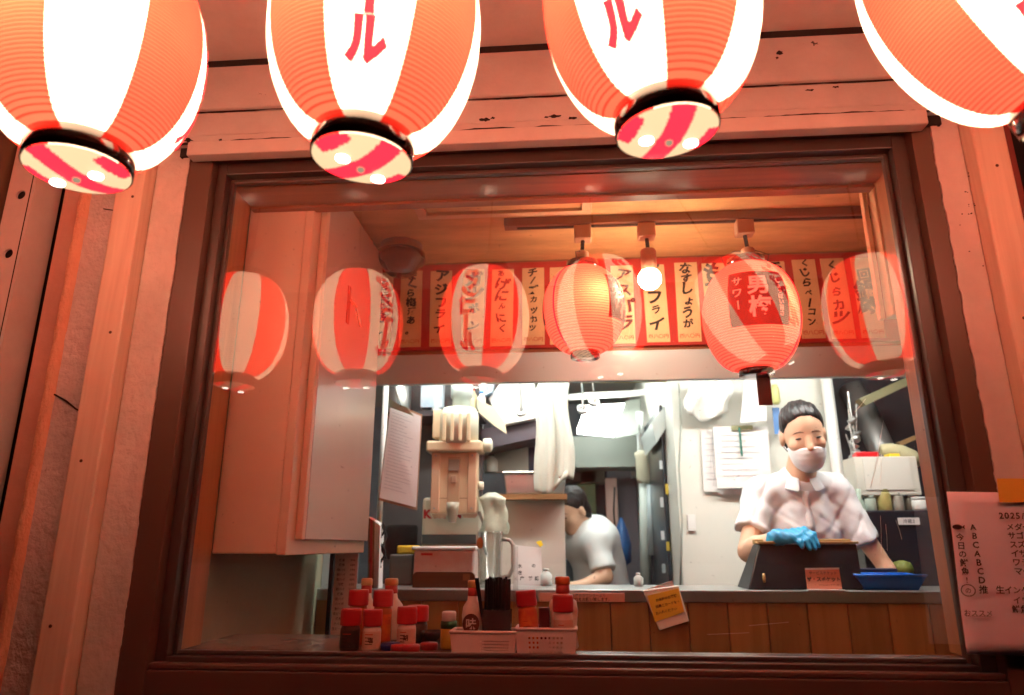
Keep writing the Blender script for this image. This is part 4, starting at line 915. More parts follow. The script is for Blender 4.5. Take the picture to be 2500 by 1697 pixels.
one('blue_box', MB().box(X0, X1-.02, 1.4, 1.45, Z0+.02, Z1+.03), mat('box_blue', s(140, 164, 186), .5, col2=s(190, 196, 200), vscale=12), 'pale blue box on the shelf left of the dispenser neck', 'box')
one('dark_shelf', MB().box(D(880, 935, 1.45)[0], D(1095, 935, 1.45)[0], 1.38, 1.6, D(980, 944, 1.38)[2], D(980, 932, 1.38)[2]), M_kdark, 'dark shelf behind the dispenser head', 'shelf')
one('dark_back_panel', MB().box(D(855, 1100, 1.6)[0], D(1092, 1100, 1.6)[0], 1.62, 1.66, 1.1, 2.4), mat('panel_grey', s(70, 66, 66), .5, var=.3, vscale=4), 'dark grey panel behind the dispenser', 'panel')
one('black_pot', MB().lathe([(.05, 1.40), (.062, 1.41), (.064, 1.52), (.058, 1.53)], (D(910, 1180, 1.4)[0], 1.42, 0), 24), M_black, 'black pot behind the lower edge of the clipboard', 'pot', smooth=True)
one('bamboo_rod', MB().tube([D(1320, 866, 1.0), D(1512, 864, 1.0)], .0062, 10), mat('bamboo', s(214, 200, 140), .5), 'yellow rod fixed along the lower edge of the hood', 'rod', smooth=True)

# ------------------------------------------------------------------ kitchen: right half and corridor
WX = D(1537, 1100, 1.72)[0]
obj('white_wall', MB().box(WX, D(1888, 1000, 1.72)[0], 1.72, 1.80, .4, 2.5), M_kwall, bld)
obj('wall_return', MB().box(WX, WX+.05, 1.8005, KB, .4, 2.5), M_kwall, bld)
one('drain_pipe', MB().tube([(D(1893, 1000, 1.66)[0], 1.66, .5), (D(1893, 1000, 1.66)[0], 1.66, 2.49)], .024, 16), M_white, 'thick white pipe up the wall right of the worker', 'pipe', smooth=True)
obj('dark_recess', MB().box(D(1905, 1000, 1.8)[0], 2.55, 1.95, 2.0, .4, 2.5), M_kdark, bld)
# fridge with stickers along the corridor
X0 = D(1500, 1100, 2.3)[0]
t = thing('tall_fridge', 'tall black fridge side with white and yellow stickers along the corridor', 'fridge', (X0+.15, 2.3, .4))
fx0, fx1 = D(1496, 1150, 2.2)[0], WX-.004
obj('body', MB().box(fx0, fx1, 2.0, 2.9, .4, D(1515, 935, 2.2)[2]), mat('fridge_black', s(40, 46, 54), .25), t, bevel=.006)
for (x_, y_, w_, h_, c_) in [(1510, 965, .02, .05, s(210, 200, 120)), (1514, 1110, .016, .05, s(214, 190, 70)), (1516, 1240, .014, .04, s(206, 180, 70)), (1500, 1055, .014, .04, s(216, 222, 226)), (1502, 1140, .015, .045, s(206, 212, 216)), (1504, 1215, .015, .04, s(216, 222, 226)), (1506, 1290, .016, .04, s(150, 160, 166)), (1518, 1020, .018, .03, s(180, 186, 120))]:
    p = D(x_, y_, 1.998); obj('sticker', MB().box(p[0]-w_/2, p[0]+w_/2, 1.995, 1.9985, p[2]-h_/2, p[2]+h_/2), mat('stk%d%d' % (x_, y_), c_, .6), t)
one('corridor_lamp_hood', MB().prism([D(1478, 960, 1.95), D(1490, 1005, 1.95), D(1536, 935, 1.95), D(1530, 895, 1.95)], (0, .5, 0)), mat('hood_pale', s(200, 206, 204), .3), 'pale sloping hood above the fridge', 'hood')
for (xa, ya, xb, yb, r_, c_, lb, Y_) in [(1452, 935, 1456, 1050, .022, s(214, 220, 218), 'upper white pipe in the corridor', 2.6), (1462, 1060, 1466, 1340, .03, s(196, 204, 196), 'lower pale pipe in the corridor beside the fridge', 2.6), (1475, 1100, 1478, 1260, .018, s(170, 182, 184), 'thin grey pipe close to the fridge', 2.55)]:
    one('corridor_pipe', MB().tube([D(xa, ya, Y_), D(xb, yb, Y_)], r_, 12), mat('pipe%d' % xa, c_, .4), lb, 'pipe', 'pipes in the corridor', smooth=True)
one('pipe_joint', MB().lathe([(.03, -.09), (.046, -.07), (.046, .05), (.05, .06), (.05, .08), (.03, .09)], D(1462, 1060, 2.58), 18), mat('joint_cream', s(206, 200, 174), .5), 'cream pipe joint between the corridor pipes', 'pipe joint', smooth=True)
one('pink_curtain', MB().box(D(1378, 1200, 3.2)[0], D(1404, 1200, 3.2)[0], 3.2, 3.25, .5, D(1390, 1085, 3.2)[2]), mat('curtain_pink', s(196, 160, 148), .7), 'pale pink strip curtain at the end of the corridor', 'curtain')
one('dark_doorway', MB().box(D(1300, 1150, 3.6)[0], D(1380, 1150, 3.6)[0], 3.6, 3.65, .5, D(1340, 1060, 3.6)[2]), mat('door_navy', s(36, 38, 50), .5), 'dark doorway at the end of the corridor', 'door')
one('grey_curtain', MB().box(D(1406, 1200, 3.4)[0], D(1450, 1200, 3.4)[0], 3.4, 3.45, .5, D(1420, 1085, 3.4)[2]), mat('curtain_grey', s(120, 116, 124), .7), 'grey curtain beside the pale pink one', 'curtain')
one('blue_bag', MB().lathe([(.02, -.12), (.05, -.10), (.055, 0), (.035, .08), (.008, .15)], D(1412, 1235, 2.9), 16), mat('bag_blue', s(30, 84, 140), .5), 'blue bag hanging in the corridor behind the bent worker', 'bag', smooth=True)
one('corridor_beam', MB().box(D(1250, 1020, 2.95)[0], D(1470, 1020, 2.95)[0], 2.95, 3.2, D(1360, 1060, 2.95)[2], D(1360, 990, 2.95)[2]), mat('beam_grey', s(118, 126, 116), .5), 'grey green beam across the corridor', 'beam')
def fluo(x, y, z, lx, ly, e, label):
    t = thing('fluorescent_light', label, 'ceiling light', (x, y, z), 'kitchen tube lights')
    obj('housing', MB().box(x-lx, x+lx, y-ly, y+ly, z+.02, z+.06), M_white, t, bevel=.004)
    me_ = mat('tube_glow', (.9, .9, .9), .5, emit=(.93, 1.0, .97), estr=e)
    k = lx > ly
    for o_ in (-.3, .3):
        if k: obj('tube', MB().tube([(x-lx*.95, y+o_*ly, z), (x+lx*.95, y+o_*ly, z)], .016, 10), me_, t, smooth=True)
        else: obj('tube', MB().tube([(x+o_*lx, y-ly*.95, z), (x+o_*lx, y+ly*.95, z)], .016, 10), me_, t, smooth=True)
    return t
FE = 40.0
fluo(.78, .99, 2.28, .60, .05, FE, 'tube light over the worker, hidden above the hood')
fluo(-.28, .99, 2.28, .40, .05, FE, 'unseen tube light set above the hood to light the dispenser front')  # unseen tube, placed forward to brighten the fronts of things below
fluo(.16, 2.15, 2.44, .05, .28, FE, 'unseen tube light added along the corridor ceiling to brighten it')  # unseen tube, added to brighten the corridor and the bent worker
# the glaring lamp in the corridor
t = thing('corridor_lamp', 'glaring white lamp panel over the corridor', 'ceiling light', D(1360, 930, 2.5))
q = [D(1310, 985, 2.45), D(1392, 992, 2.45), D(1418, 925, 2.75), D(1330, 930, 2.75)]
obj('diffuser', MB().prism(q, (0, .02, .03)), mat('lamp_panel', (.9, .9, .9), .5, emit=(.97, 1.0, .96), estr=8.0), t)
q2 = [D(1392, 995, 2.452), D(1450, 985, 2.5), D(1455, 915, 2.8), D(1420, 920, 2.78)]
obj('reflector', MB().prism(q2, (0, .02, .03)), mat('reflector', s(170, 176, 170), .4), t)
# papers on the white wall
def sheet_px(x0, y0, x1, y1, Y, label, m=None, lines=8, name='wall_paper', skew=0):
    q = [D(x0, y0, Y), D(x0+skew, y1, Y), D(x1+skew, y1, Y-.006), D(x1, y0, Y)]
    o = one(name, MB().prism(q, (0, .002, 0)), m or M_paper, label, 'paper', 'papers pinned on the kitchen wall')
    for k in range(lines):
        f_ = .15+.75*k/max(lines, 1); a = q[0]+(q[1]-q[0])*f_; b = q[3]+(q[2]-q[3])*f_; pa, pb = a+(b-a)*.12, a+(b-a)*random.uniform(.5, .9)
        obj('print_line', MB().prism([pa+np.array([0, -.004, 0]), pb+np.array([0, -.004, 0]), pb+np.array([0, -.004, .0022]), pa+np.array([0, -.004, .0022])], (0, -.0004, 0)), mat('pale_print', s(178, 174, 182), .8), o)
    return o
sheet_px(1590, 975, 1632, 1116, 1.70, 'narrow white sheet low on the white kitchen wall', skew=8)
sheet_px(1622, 985, 1735, 1122, 1.69, 'large stack of white sheets on the kitchen wall left of the worker', skew=8)
o = sheet_px(1618, 968, 1742, 1108, 1.66, 'front order sheet clipped up beside the worker', skew=10)
obj('clip', MB().box(D(1660, 970, 1.65)[0], D(1708, 970, 1.65)[0], 1.645, 1.65, D(1680, 976, 1.65)[2], D(1680, 966, 1.65)[2]), mat('clip_olive', s(150, 150, 110), .4), o)
obj('pen', MB().tube([D(1678, 970, 1.64), D(1684, 1035, 1.64)], .005, 8), mat('pen_green', s(50, 110, 96), .4), o)
cl = MB(); gr = []
for i in range(16):
    f_ = i/15; row = []
    for j in range(22):
        g_ = j/21; p = D(1556+ (1660-1556)*g_+6*math.sin(f_*6), 862+f_*(95-50*abs(g_-.45)) , 1.62); row.append((p[0], 1.62+.03*math.sin(g_*9+f_*5)*f_+.015*math.sin(g_*21), p[2]))
    gr.append(row)
cl.sheet(gr); one('hung_cloth', cl, mat('cloth_white', s(226, 224, 218), .8), 'crumpled white cloth pinned up high on the kitchen wall', 'cloth', smooth=True, solid=.003)
one('wall_folder', MB().prism([D(1680, 960, 1.6), D(1740, 955, 1.6), D(1738, 870, 1.6), D(1690, 862, 1.6)], (0, .01, 0)), M_paper, 'white folder hanging over the order sheets', 'folder')
one('blue_sticker', MB().box(D(1756, 960, 1.65)[0], D(1772, 960, 1.65)[0], 1.65, 1.655, D(1764, 985, 1.65)[2], D(1764, 925, 1.65)[2]), mat('sticker_blue', s(80, 130, 190), .5), 'blue sticker on the wall beside the worker\'s head', 'sticker')
one('wall_bottle', MB().lathe([(.010, -.04), (.018, -.03), (.018, .02), (.012, .045)], D(1760, 897, 1.6), 16), mat('bottle_olive', s(196, 196, 130), .4), 'small pale yellow bottle hung beside the dull red tag', 'bottle', smooth=True)
# right corner clutter
Yr = 1.5
t = thing('silver_ladles', 'bunch of silver ladles hanging right of the white pipe', 'ladles', D(1930, 1085, Yr))
for k in range(9):
    p = D(1922+random.uniform(0, 22), 955+k*14, Yr-random.uniform(0, .05)); obj('ladle', MB().lathe([(.004, -.014), (.015, -.008), (.019, .004), (.017, .006), (.012, -.004)], p, 14, axis=np.array(Euler((random.uniform(-1, 1), random.uniform(-1, 1), 0)).to_matrix())), M_steel, t, smooth=True)
    obj('ladle_handle', MB().tube([p, p+np.array([random.uniform(-.02, .02), .01, .12])], .003, 6), M_steel, t)
hp = [D(1930, 880, 1.9), D(1960, 930, 1.85), D(1985, 985, 1.8), D(2005, 1030, 1.75), D(2040, 1075, 1.75)]
one('flexible_duct', MB().tube(hp, .055, 20), mat('duct_silver', s(130, 128, 126), .4, metal=.5), 'thick grey duct curving down in the dark corner', 'duct', smooth=True)
hp = [D(2000, 1020, 1.5), D(2020, 1021, 1.5), D(2045, 1026, 1.5), D(2070, 1036, 1.5), D(2090, 1050, 1.5)]
one('foam_roll', MB().tube(hp, [.020, .026, .028, .027, .021], 18), mat('foam_cream', s(190, 182, 146), .7), 'cream foam covered pipe in the dark corner', 'pipe', smooth=True)
one('strip_light_cover', MB().prism([D(1950, 905, 1.6), D(2060, 855, 1.6), D(2075, 868, 1.6), D(1965, 920, 1.6)], (0, .05, 0)), mat('cover_olive', s(130, 124, 92), .5), 'olive strip running up the dark corner ceiling', 'strip')
one('brass_plate', MB().prism([D(2040, 1003, 1.6), D(2085, 985, 1.6), D(2092, 992, 1.6), D(2045, 1012, 1.6)], (0, .03, 0)), mat('brass_dull', s(150, 118, 80), .5), 'dull brass strip above the foam covered pipe', 'strip')
X0, X1, Z0, Z1 = rect(1943, 1036, 2086, 1124, 1.4)
t = thing('white_carton_stack', 'pale carton standing on the jars in the right corner', 'carton', ((X0+X1)/2, 1.45, Z0))
obj('carton', MB().box(X0, X1, 1.4, 1.52, Z0, Z1), mat('carton_pale', s(206, 200, 188), .6, var=.06, vscale=6), t, bevel=.003)
obj('flap', MB().box(X0+.03, X1-.03, 1.396, 1.3995, Z0+.02, Z1-.004), mat('carton_front', s(214, 208, 198), .6), t)
a = D(1962, 1030, 1.42); one('red_snack_packet', MB().box(a[0]-.03, a[0]+.055, 1.42, 1.47, Z1+.0005, Z1+.022), M_redcap, 'red packet lying on the pale carton', 'packet', bevel=.004)
a = D(2030, 1030, 1.42); one('yellow_packet', MB().box(a[0]-.02, a[0]+.02, 1.42, 1.47, Z1+.0005, Z1+.014), mat('packet_yellow', s(226, 190, 40), .5), 'yellow packet lying on the pale carton', 'packet', bevel=.003)
X0b, X1b, Z0b, Z1b = rect(1962, 1158, 2134, 1340, 1.32)
t = thing('black_cabinet', 'black undercounter cabinet with a white label in the right corner', 'cabinet', ((X0b+X1b)/2, 1.5, .4))
obj('body', MB().box(X0b, X1b+.25, 1.32, 1.8, .4, Z1b), mat('cabinet_black', s(26, 30, 40), .35), t, bevel=.005)
p0, p1 = D(2040, 1191, 1.315), D(2086, 1175, 1.315); lb_ = obj('label', MB().box(p0[0], p1[0], 1.315, 1.3195, p0[2], p1[2]), M_paper, t)
write(lb_, '冷蔵2', ((p0[0]+p1[0])/2, 1.3145, (p0[2]+p1[2])/2), .016, M_greyink, vertical=False)
for (x0_, y0_, x1_, y1_, c_, lb, nm) in [(1962, 1125, 1988, 1157, s(180, 190, 176), 'grey green jar left on the black cabinet', 'jar'), (1990, 1110, 2022, 1157, s(170, 156, 96), 'yellow labelled jar on the black cabinet', 'jar'),
                                 (2024, 1118, 2050, 1157, s(150, 146, 136), 'grey jar next to the yellow labelled jar', 'jar'), (2054, 1124, 2088, 1157, s(86, 78, 66), 'dark canister on the black cabinet', 'canister'), (2070, 1128, 2104, 1157, s(226, 230, 226), 'white tub at the right end of the black cabinet', 'tub')]:
    Yj = 1.42 if x0_ != 2070 else 1.36
    X0, X1, Z0, Z1 = rect(x0_, y0_, x1_, y1_, Yj); r_ = (X1-X0)/2
    t = thing('storage_' + nm, lb, nm, ((X0+X1)/2, Yj, Z1b+.0005), 'storage on the black cabinet')
    obj('body', MB().lathe([(r_*.9, Z1b+.001), (r_, Z1b+.006), (r_, Z1-.016), (r_*.92, Z1-.012)], ((X0+X1)/2, Yj, 0), 24), mat('st%d' % x0_, c_, .4, var=.1, vscale=30), t, smooth=True)
    obj('lid', MB().lathe([(r_*.95, Z1-.012), (r_*.97, Z1-.002), (r_*.9, Z1)], ((X0+X1)/2, Yj, 0), 24), mat('stl%d' % x0_, tuple(min(1, v*.7) for v in c_[:3]), .4), t, smooth=True)
one('pale_bottle', MB().lathe([(.014, -.09), (.018, -.085), (.018, .02), (.008, .06), (.008, .09)], D(1955, 1165, 1.38), 16), mat('pale_green', s(180, 196, 180), .3), 'pale green bottle behind the worker\'s right elbow', 'bottle', smooth=True)
X0, X1, Z0, Z1 = rect(2035, 1268, 2062, 1305, 1.2)
one('cabbage', MB().lathe([(.008, -.03), (.03, -.02), (.036, 0), (.028, .022), (.006, .03)], D(2048, 1292, 1.22), 18), mat('cabbage_green', s(110, 120, 50), .6, var=.3, vscale=30, bump=.5), 'green vegetable behind the blue tray', 'vegetable', smooth=True)

# ------------------------------------------------------------------ things on the pass
# black display box with wooden top
tl_, tr_, br_, bl_ = D(1722, 1236, .985), D(1945, 1234, .985), D(1957, 1334, .945), D(1697, 1336, .945)
zt_ = (tl_[2]+tr_[2])/2; tl_[2] = tr_[2] = zt_; bl_[2] = br_[2] = 1.3197; bl_[1] = br_[1] = .935; tl_[1] = tr_[1] = .985
t = thing('black_case', 'black slanted case with a wooden top edge, in front of the worker', 'case', (.75, .98, 1.3197))
back = [np.array([bl_[0]+.0, 1.09, 1.3197]), np.array([br_[0], 1.09, 1.3197]), np.array([tr_[0], 1.06, zt_]), np.array([tl_[0], 1.06, zt_])]
obj('body', MB().add([bl_, br_, tr_, tl_]+back, [(0, 1, 2, 3), (5, 4, 7, 6), (4, 0, 3, 7), (1, 5, 6, 2), (3, 2, 6, 7), (4, 5, 1, 0)]), mat('case_black', s(22, 24, 28), .28, var=.3, vscale=20), t, bevel=.004)
obj('wooden_edge', MB().box(tl_[0]-.004, tr_[0]+.004, .978, 1.02, zt_+.0006, zt_+.009), wood('edge_wood', s(170, 138, 84), s(196, 164, 108), axis='x'), t, bevel=.002)
obj('wooden_edge', MB().box(tl_[0]+.0, tr_[0]-.002, 1.028, 1.065, zt_+.0006, zt_+.016), wood('edge_wood', s(170, 138, 84), s(196, 164, 108), axis='x'), t, bevel=.002)
obj('handle_slot', MB().lathe([(.004, -.014), (.005, 0), (.004, .014)], D(1734, 1312, .944), 10), M_tan, t, smooth=True)
# price card
q = [D(1827, 1290, .92), D(1832, 1336, .912), D(1911, 1334, .912), D(1904, 1289, .92)]
q[1][2] = q[2][2] = 1.3197
t = thing('price_card', 'small salmon coloured card with black writing propped against the black case', 'card', (q[0]+q[2])/2)
obj('card', MB().prism(q, (0, .002, 0)), mat('card_salmon', s(206, 124, 96), .6), t)
cc = sum(q)/4+np.array([0, -.0022, 0])
obj('holder_edge', MB().prism([q[0]+np.array([0, -.001, -.004]), q[3]+np.array([0, -.001, -.004]), q[3]+np.array([0, -.001, .001]), q[0]+np.array([0, -.001, .001])], (0, -.001, 0)), M_white, t)
obj('holder_foot', MB().box(q[1][0]-.004, q[2][0]+.002, .890, .9105, 1.3193, 1.3225), M_white, t)
write(t, 'サービスチケット', cc+np.array([0, 0, .018]), .0105, M_brownspice, vertical=False, off=.02)
write(t, 'ザ・スポケット', cc, .0145, M_ink, vertical=False, off=.04, hand=.6)
write(t, 'レジにてどうぞ', cc+np.array([.008, 0, -.02]), .0105, M_brownspice, vertical=False, off=.02)
# blue tray
a, b, c_, d_ = D(1945, 1306, .93), D(2101, 1305, .93), D(2086, 1333, .94), D(1960, 1334, .94)
x0, x1, zt2 = a[0], b[0], (a[2]+b[2])/2; z0 = 1.3197
t = thing('blue_tray', 'bright blue plastic tray on the pass shelf at right', 'tray', ((x0+x1)/2, 1.0, z0))
mt_ = mat('tray_blue', s(20, 110, 214), .35)
o_ = [(x0, .925), (x1, .925), (x1, 1.06), (x0, 1.06)]; i_ = [(x0+.024, .94), (x1-.024, .94), (x1-.024, 1.045), (x0+.024, 1.045)]
obj('pan', MB().add([(x, y, zt2) for x, y in o_]+[(x, y, z0+.001) for x, y in i_], [(4, 7, 6, 5), (0, 4, 5, 1), (1, 5, 6, 2), (2, 6, 7, 3), (3, 7, 4, 0)]), mt_, t, solid=.003)
obj('rim', MB().tube([(x0, .925, zt2), (x1, .925, zt2), (x1+.001, 1.06, zt2), (x0, 1.06, zt2), (x0, .925, zt2)], .0035, 8), mt_, t, smooth=True)
one('dark_block', MB().box(D(1950, 1295, 1.08)[0], D(2036, 1295, 1.08)[0], 1.075, 1.11, 1.3197, D(1990, 1290, 1.08)[2]), mat('block_navy', s(30, 40, 66), .5), 'dark navy block standing behind the blue tray', 'block', bevel=.003)
# label strip on the shelf edge
X0, X1, Z0, Z1 = rect(1224, 1346, 1418, 1366, .89)
lab = one('shelf_notice', MB().box(X0, X1, .8905, .8925, Z0, Z1), mat('notice_pink', s(216, 158, 140), .6), 'pink strip notice stuck on the steel shelf edge', 'notice', bevel=.0008)
write(lab, 'ただいまお席のカウンターより', ((X0+X1)/2, .8897, Z1-.0075), .0105, M_greyink, vertical=False, off=.02)
write(lab, '飲み物のご協力をお願い致します。', ((X0+X1)/2, .8897, Z0+.0075), .0115, M_brownspice, vertical=False, off=.02)
# paper pocket on the planks
q = [D(1459, 1340, .885), D(1497, 1431, .885), D(1564, 1410, .885), D(1540, 1329, .885)]
t = thing('paper_pocket', 'tilted white paper pocket with a yellow label taped to the wooden front', 'pocket', q[1])
obj('pocket', MB().prism(q, (0, .010, 0)), mat('pocket_paper', s(246, 238, 230), .7), t, bevel=.002)
obj('inner_card', MB().prism([D(1462, 1352, .8895), D(1465, 1337, .8895), D(1526, 1318, .8895), D(1532, 1335, .8895)], (0, .004, 0)), M_paper, t)
yl = [D(1469, 1352, .8845), D(1487, 1412, .8845), D(1553, 1389, .8845), D(1540, 1335, .8845)]
yo = obj('label', MB().prism(yl, (0, -.0012, 0)), mat('label_mustard', s(244, 206, 70), .6), t)
rv = (yl[3]-yl[0]); rv /= np.linalg.norm(rv); uv = np.cross(rv, [0, -1, 0]); uv = -uv if uv[2] < 0 else uv
for k, tx in enumerate(['お会計のお客様', '伝票とカードを', 'お入れください']): write(yo, tx, yl[0]*.0+D(1512, 1357+k*15, .8828), .0095, M_brownspice, right=rv, up=uv, vertical=False, off=.02)

# ------------------------------------------------------------------ menu sheet taped outside at right
Yp = -.066
q0 = D(2148, 1116, Yp); q1 = D(2194, 1484, Yp); rr_ = np.array([.996, 0, -.02]); rr_ /= np.linalg.norm(rr_); dn = (q1-q0); H_ = np.linalg.norm(dn); dn /= H_
W_ = .30
ps = MB(); gr = []
for i in range(14):
    row = []
    for j in range(12):
        f_, g_ = i/13, j/11; p = q0+dn*H_*f_+rr_*W_*g_; row.append((p[0], p[1]-.004*math.sin(g_*PI)*(.4+.6*math.sin(f_*PI))-.0012*math.sin(f_*7+g_*4), p[2]))
    gr.append(row)
ps.sheet(gr)
sheet = one('menu_sheet', ps, mat('pink_menu', s(238, 238, 250), .75, var=.03, vscale=8), 'pinkish handwritten menu sheet taped over the right jamb of the window', 'menu', smooth=True, solid=.0006)
def on_sheet(zx, zy):      # detail photo (2.44x from 2200,1050)
    return D((2200+zx/2.44)/K, (1050+zy/2.44)/K, Yp-.0075)
up_ = -dn
def wr(zx, zy, tx, sz, off=.02): write(sheet, tx, on_sheet(zx, zy), sz, M_ink, right=rr_, up=up_, vertical=False, off=off, hand=.35, name='lettering')
for k, ch_ in enumerate('今日の鮮魚!'): wr(350+k*8.5, 638+k*51, ch_, .0138)
for k, ch_ in enumerate('ABCABCD'): wr(428+k*8.8, 578+k*52.5, ch_, .0150, .02)
wr(662, 510, '2025/', .0150, .02); wr(490, 952, '推', .0145); wr(460, 1092, 'おススメ', .0118, .015)
for k, tx in enumerate(['メダイ', 'サゴシ', 'スズキ', 'イサキ', 'ワラサ', 'マダイ']): wr(672+k*10+26, 577+k*53, tx, .0138)
wr(690, 955, '生インゲン', .0138); wr(742, 1015, 'イワシ', .0138); wr(712, 1068, '鮮魚', .0138)
p = on_sheet(342, 578); fi = MB(); fi.add([p+rr_*a+up_*b for a, b in [(.0085*math.cos(2*PI*k/16)-.002, .0045*math.sin(2*PI*k/16)) for k in range(16)]], [tuple(range(16))])
fi.add([p+rr_*a+up_*b for a, b in [(.005, 0), (.011, .004), (.0095, 0), (.011, -.004)]], [(0, 3, 2, 1)]); obj('fish_mark', fi, M_ink, sheet)
p = on_sheet(400, 955); obj('round_mark', MB().tube([p+rr_*.0115*math.cos(2*PI*k/24)+up_*.0095*math.sin(2*PI*k/24) for k in range(25)], .0008, 5), M_ink, sheet); wr(400, 957, 'の', .011, .01)
u0 = on_sheet(385, 1108); obj('underline', MB().tube([u0, on_sheet(535, 1110)], .0006, 5), M_greyink, sheet)
tp = [D(2262, 1086, Yp-.010), D(2268, 1140, Yp-.010), D(2370, 1140, Yp-.010), D(2366, 1086, Yp-.010)]
one('tape_strip', MB().prism(tp, (0, -.0004, 0)), mat('paper_tape', s(226, 180, 70), .5), 'ochre tape holding the top of the menu sheet', 'tape')

# ------------------------------------------------------------------ people
M_skin = mat('skin', s(222, 176, 146), .5, var=.05, vscale=14); M_hair = mat('black_hair', s(34, 28, 28), .4, var=.5, vscale=90, stretch=(1, .12, .25), bump=1.0, bscale=160, spec=.3)
M_shirt = mat('polo_shirt', s(232, 230, 232), .85, bump=.4, bscale=30); M_mask = mat('face_mask', s(242, 242, 242), .8); M_glove = mat('blue_glove', s(40, 150, 200), .35, bump=.3, bscale=90)
M_trous = mat('dark_trousers', s(40, 40, 46), .8); M_eye = mat('eye_dark', s(30, 20, 18), .25); M_brow = mat('brow', s(104, 74, 60), .8)
def frame(fwd, roll):
    f_ = np.array(fwd, float); f_ /= np.linalg.norm(f_); r_ = np.cross([0, 0, 1.0], f_); r_ /= np.linalg.norm(r_); u_ = np.cross(f_, r_)
    r2 = r_*math.cos(roll)+u_*math.sin(roll); u2 = np.cross(f_, r2); return np.stack([r2, f_, u2], 1)      # columns: side, forward, up
def head_field(O, R, S=1.0):
    def g(p): return O + R@np.array(p, float)
    def f(P):
        P = ((P-O)/S+O).astype(np.float32)
        d = ell(P, g((0, -.012, .035)), (.070, .088, .080), R); d = smin(d, ell(P, g((0, .026, -.030)), (.061, .062, .082), R), .03)
        d = smin(d, ell(P, g((0, .046, -.088)), (.036, .034, .027), R), .025)
        d = smin(d, caps(P, g((0, .083, -.004)), g((0, .0965, -.034)), .0055, .0105), .014)
        for sx in (-1, 1):
            d = smin(d, ell(P, g((sx*.036, .058, -.028)), (.024, .022, .020), R), .02)       # cheeks
            d = smax(d, -ell(P, g((sx*.031, .0935, .000)), (.016, .0060, .0065), R), .008)       # eye hollows
            d = smin(d, ell(P, g((sx*.073, -.008, -.012)), (.009, .018, .030), R), .008)
        return d*S
    return f, g
def person_parts(t, O, R, skin_field, lo, hi, h, masked=True, hair_d=-.010, S=1.0):
    hf, g = head_field(O, R, S); gs = lambda p: O + R@(np.array(p, float)*S)
    obj('body', nets(lambda P: smin(hf(P), skin_field(P), .02), lo, hi, h), M_skin, t, smooth=True)
    def hair(P):
        P = ((P-O)/S+O).astype(np.float32)
        q = (P-O.astype(np.float32))@R.astype(np.float32)
        d = smin(ell(P, g((0, -.014, .038)), (.076, .094, .085), R), ell(P, g((0, -.035, -.035)), (.066, .068, .070), R), .03)
        d = d - .0012*np.sin(q[:, 0]*420+6*np.sin(q[:, 1]*40)+q[:, 2]*60)-.0016*np.sin(q[:, 0]*170+q[:, 1]*25)
        pl = -( -.78*q[:, 1] + .62*q[:, 2] - hair_d)
        d = smax(d, pl, .022)
        return S*smax(d, -(ell(P, g((0, .05, .0)), (.060, .07, .075), R)), .008)
    c = O; obj('hair', nets(hair, c-.15, c+.16, .004), M_hair, t, smooth=True)
    if masked:
        def mask(P):
            P = ((P-O)/S+O).astype(np.float32)
            q = (P-O.astype(np.float32))@R.astype(np.float32)
            d = smin(ell(P, g((0, .028, -.034)), (.0640, .0655, .085), R), ell(P, g((0, .050, -.080)), (.045, .043, .046), R), .04)
            d = smax(d, q[:, 2]+.036-.004*np.cos(q[:, 0]*40), .004); d = smax(d, .014-q[:, 1], .004)
            d = d-.0004*np.sin(q[:, 2]*330)*(np.abs(q[:, 0]) < .05)
            return S*smax(d, -(d+.006), .002)
        mk = obj('face_mask', nets(mask, c-.14, c+.13, .0035), M_mask, t, smooth=True)
        for sx in (-1, 1): obj('ear_loop', MB().tube([gs((sx*.062, .016, -.05)), gs((sx*.076, -.004, -.03)), gs((sx*.080, -.022, .004)), gs((sx*.077, -.012, .022))], .0013, 5), M_mask, mk)
    for sx in (-1, 1):
        p = hit(hf, gs((sx*.031, .2, -.001)), -R[:, 1]); fz = R[:, 1]*.0012
        obj('eye', MB().lathe([(.004*0.01, -.002), (.011, -.001), (.0135, .0003), (.010, .0024), (.001, .0034)], p+fz*.6, 18, axis=np.stack([R[:, 0], R[:, 2]*.30, R[:, 1]], 1)), M_eye, t, smooth=True)
        b = [hit(hf, gs((sx*a, .2, z)), -R[:, 1])+fz*.4 for a, z in ((.013, .0205), (.024, .0225), (.036, .0205), (.046, .0145))]
        obj('eyebrow', MB().tube(b, [.0016, .0026, .0022, .0010], 6), M_brow, t, smooth=True)
    return hf, g
def tri_noise(P, k): return np.sin(P[:, 0]*k+1.3*np.sin(P[:, 2]*k*.6))*np.sin(P[:, 2]*k*.55+P[:, 1]*k*.3)

# ---- worker at the pass
t = thing('person', 'person in white polo shirt, face mask and blue glove working at the pass', 'person', (.80, 1.16, .4))
O = D(1822, 985, 1.17); R = frame((-.10, -1, -.34), rad(5))
SL, SR = D(1726, 1122, 1.255), D(1894, 1114, 1.27); NB = D(1814, 1082, 1.24)
EL, WL = D(1699, 1252, 1.17), D(1762, 1224, 1.005); ER, WR = D(1942, 1192, 1.24), D(2012, 1290, 1.20)
CH, BE = D(1812, 1205, 1.285), D(1814, 1345, 1.31)
NH = O + R@np.array([0, -.022, -.075])
def torso(P, k=0.0):
    d = ell(P, CH, (.138+k, .090+k, .19)); d = smin(d, ell(P, BE, (.142+k, .095+k, .22)), .06)
    d = smin(d, caps(P, SL, SR, .042+k, .042+k), .05)
    d = smin(d, caps(P, NB+np.array([0, .02, -.01]), SL, .042+k, .040+k), .03); return smin(d, caps(P, NB+np.array([0, .02, -.01]), SR, .042+k, .040+k), .03)
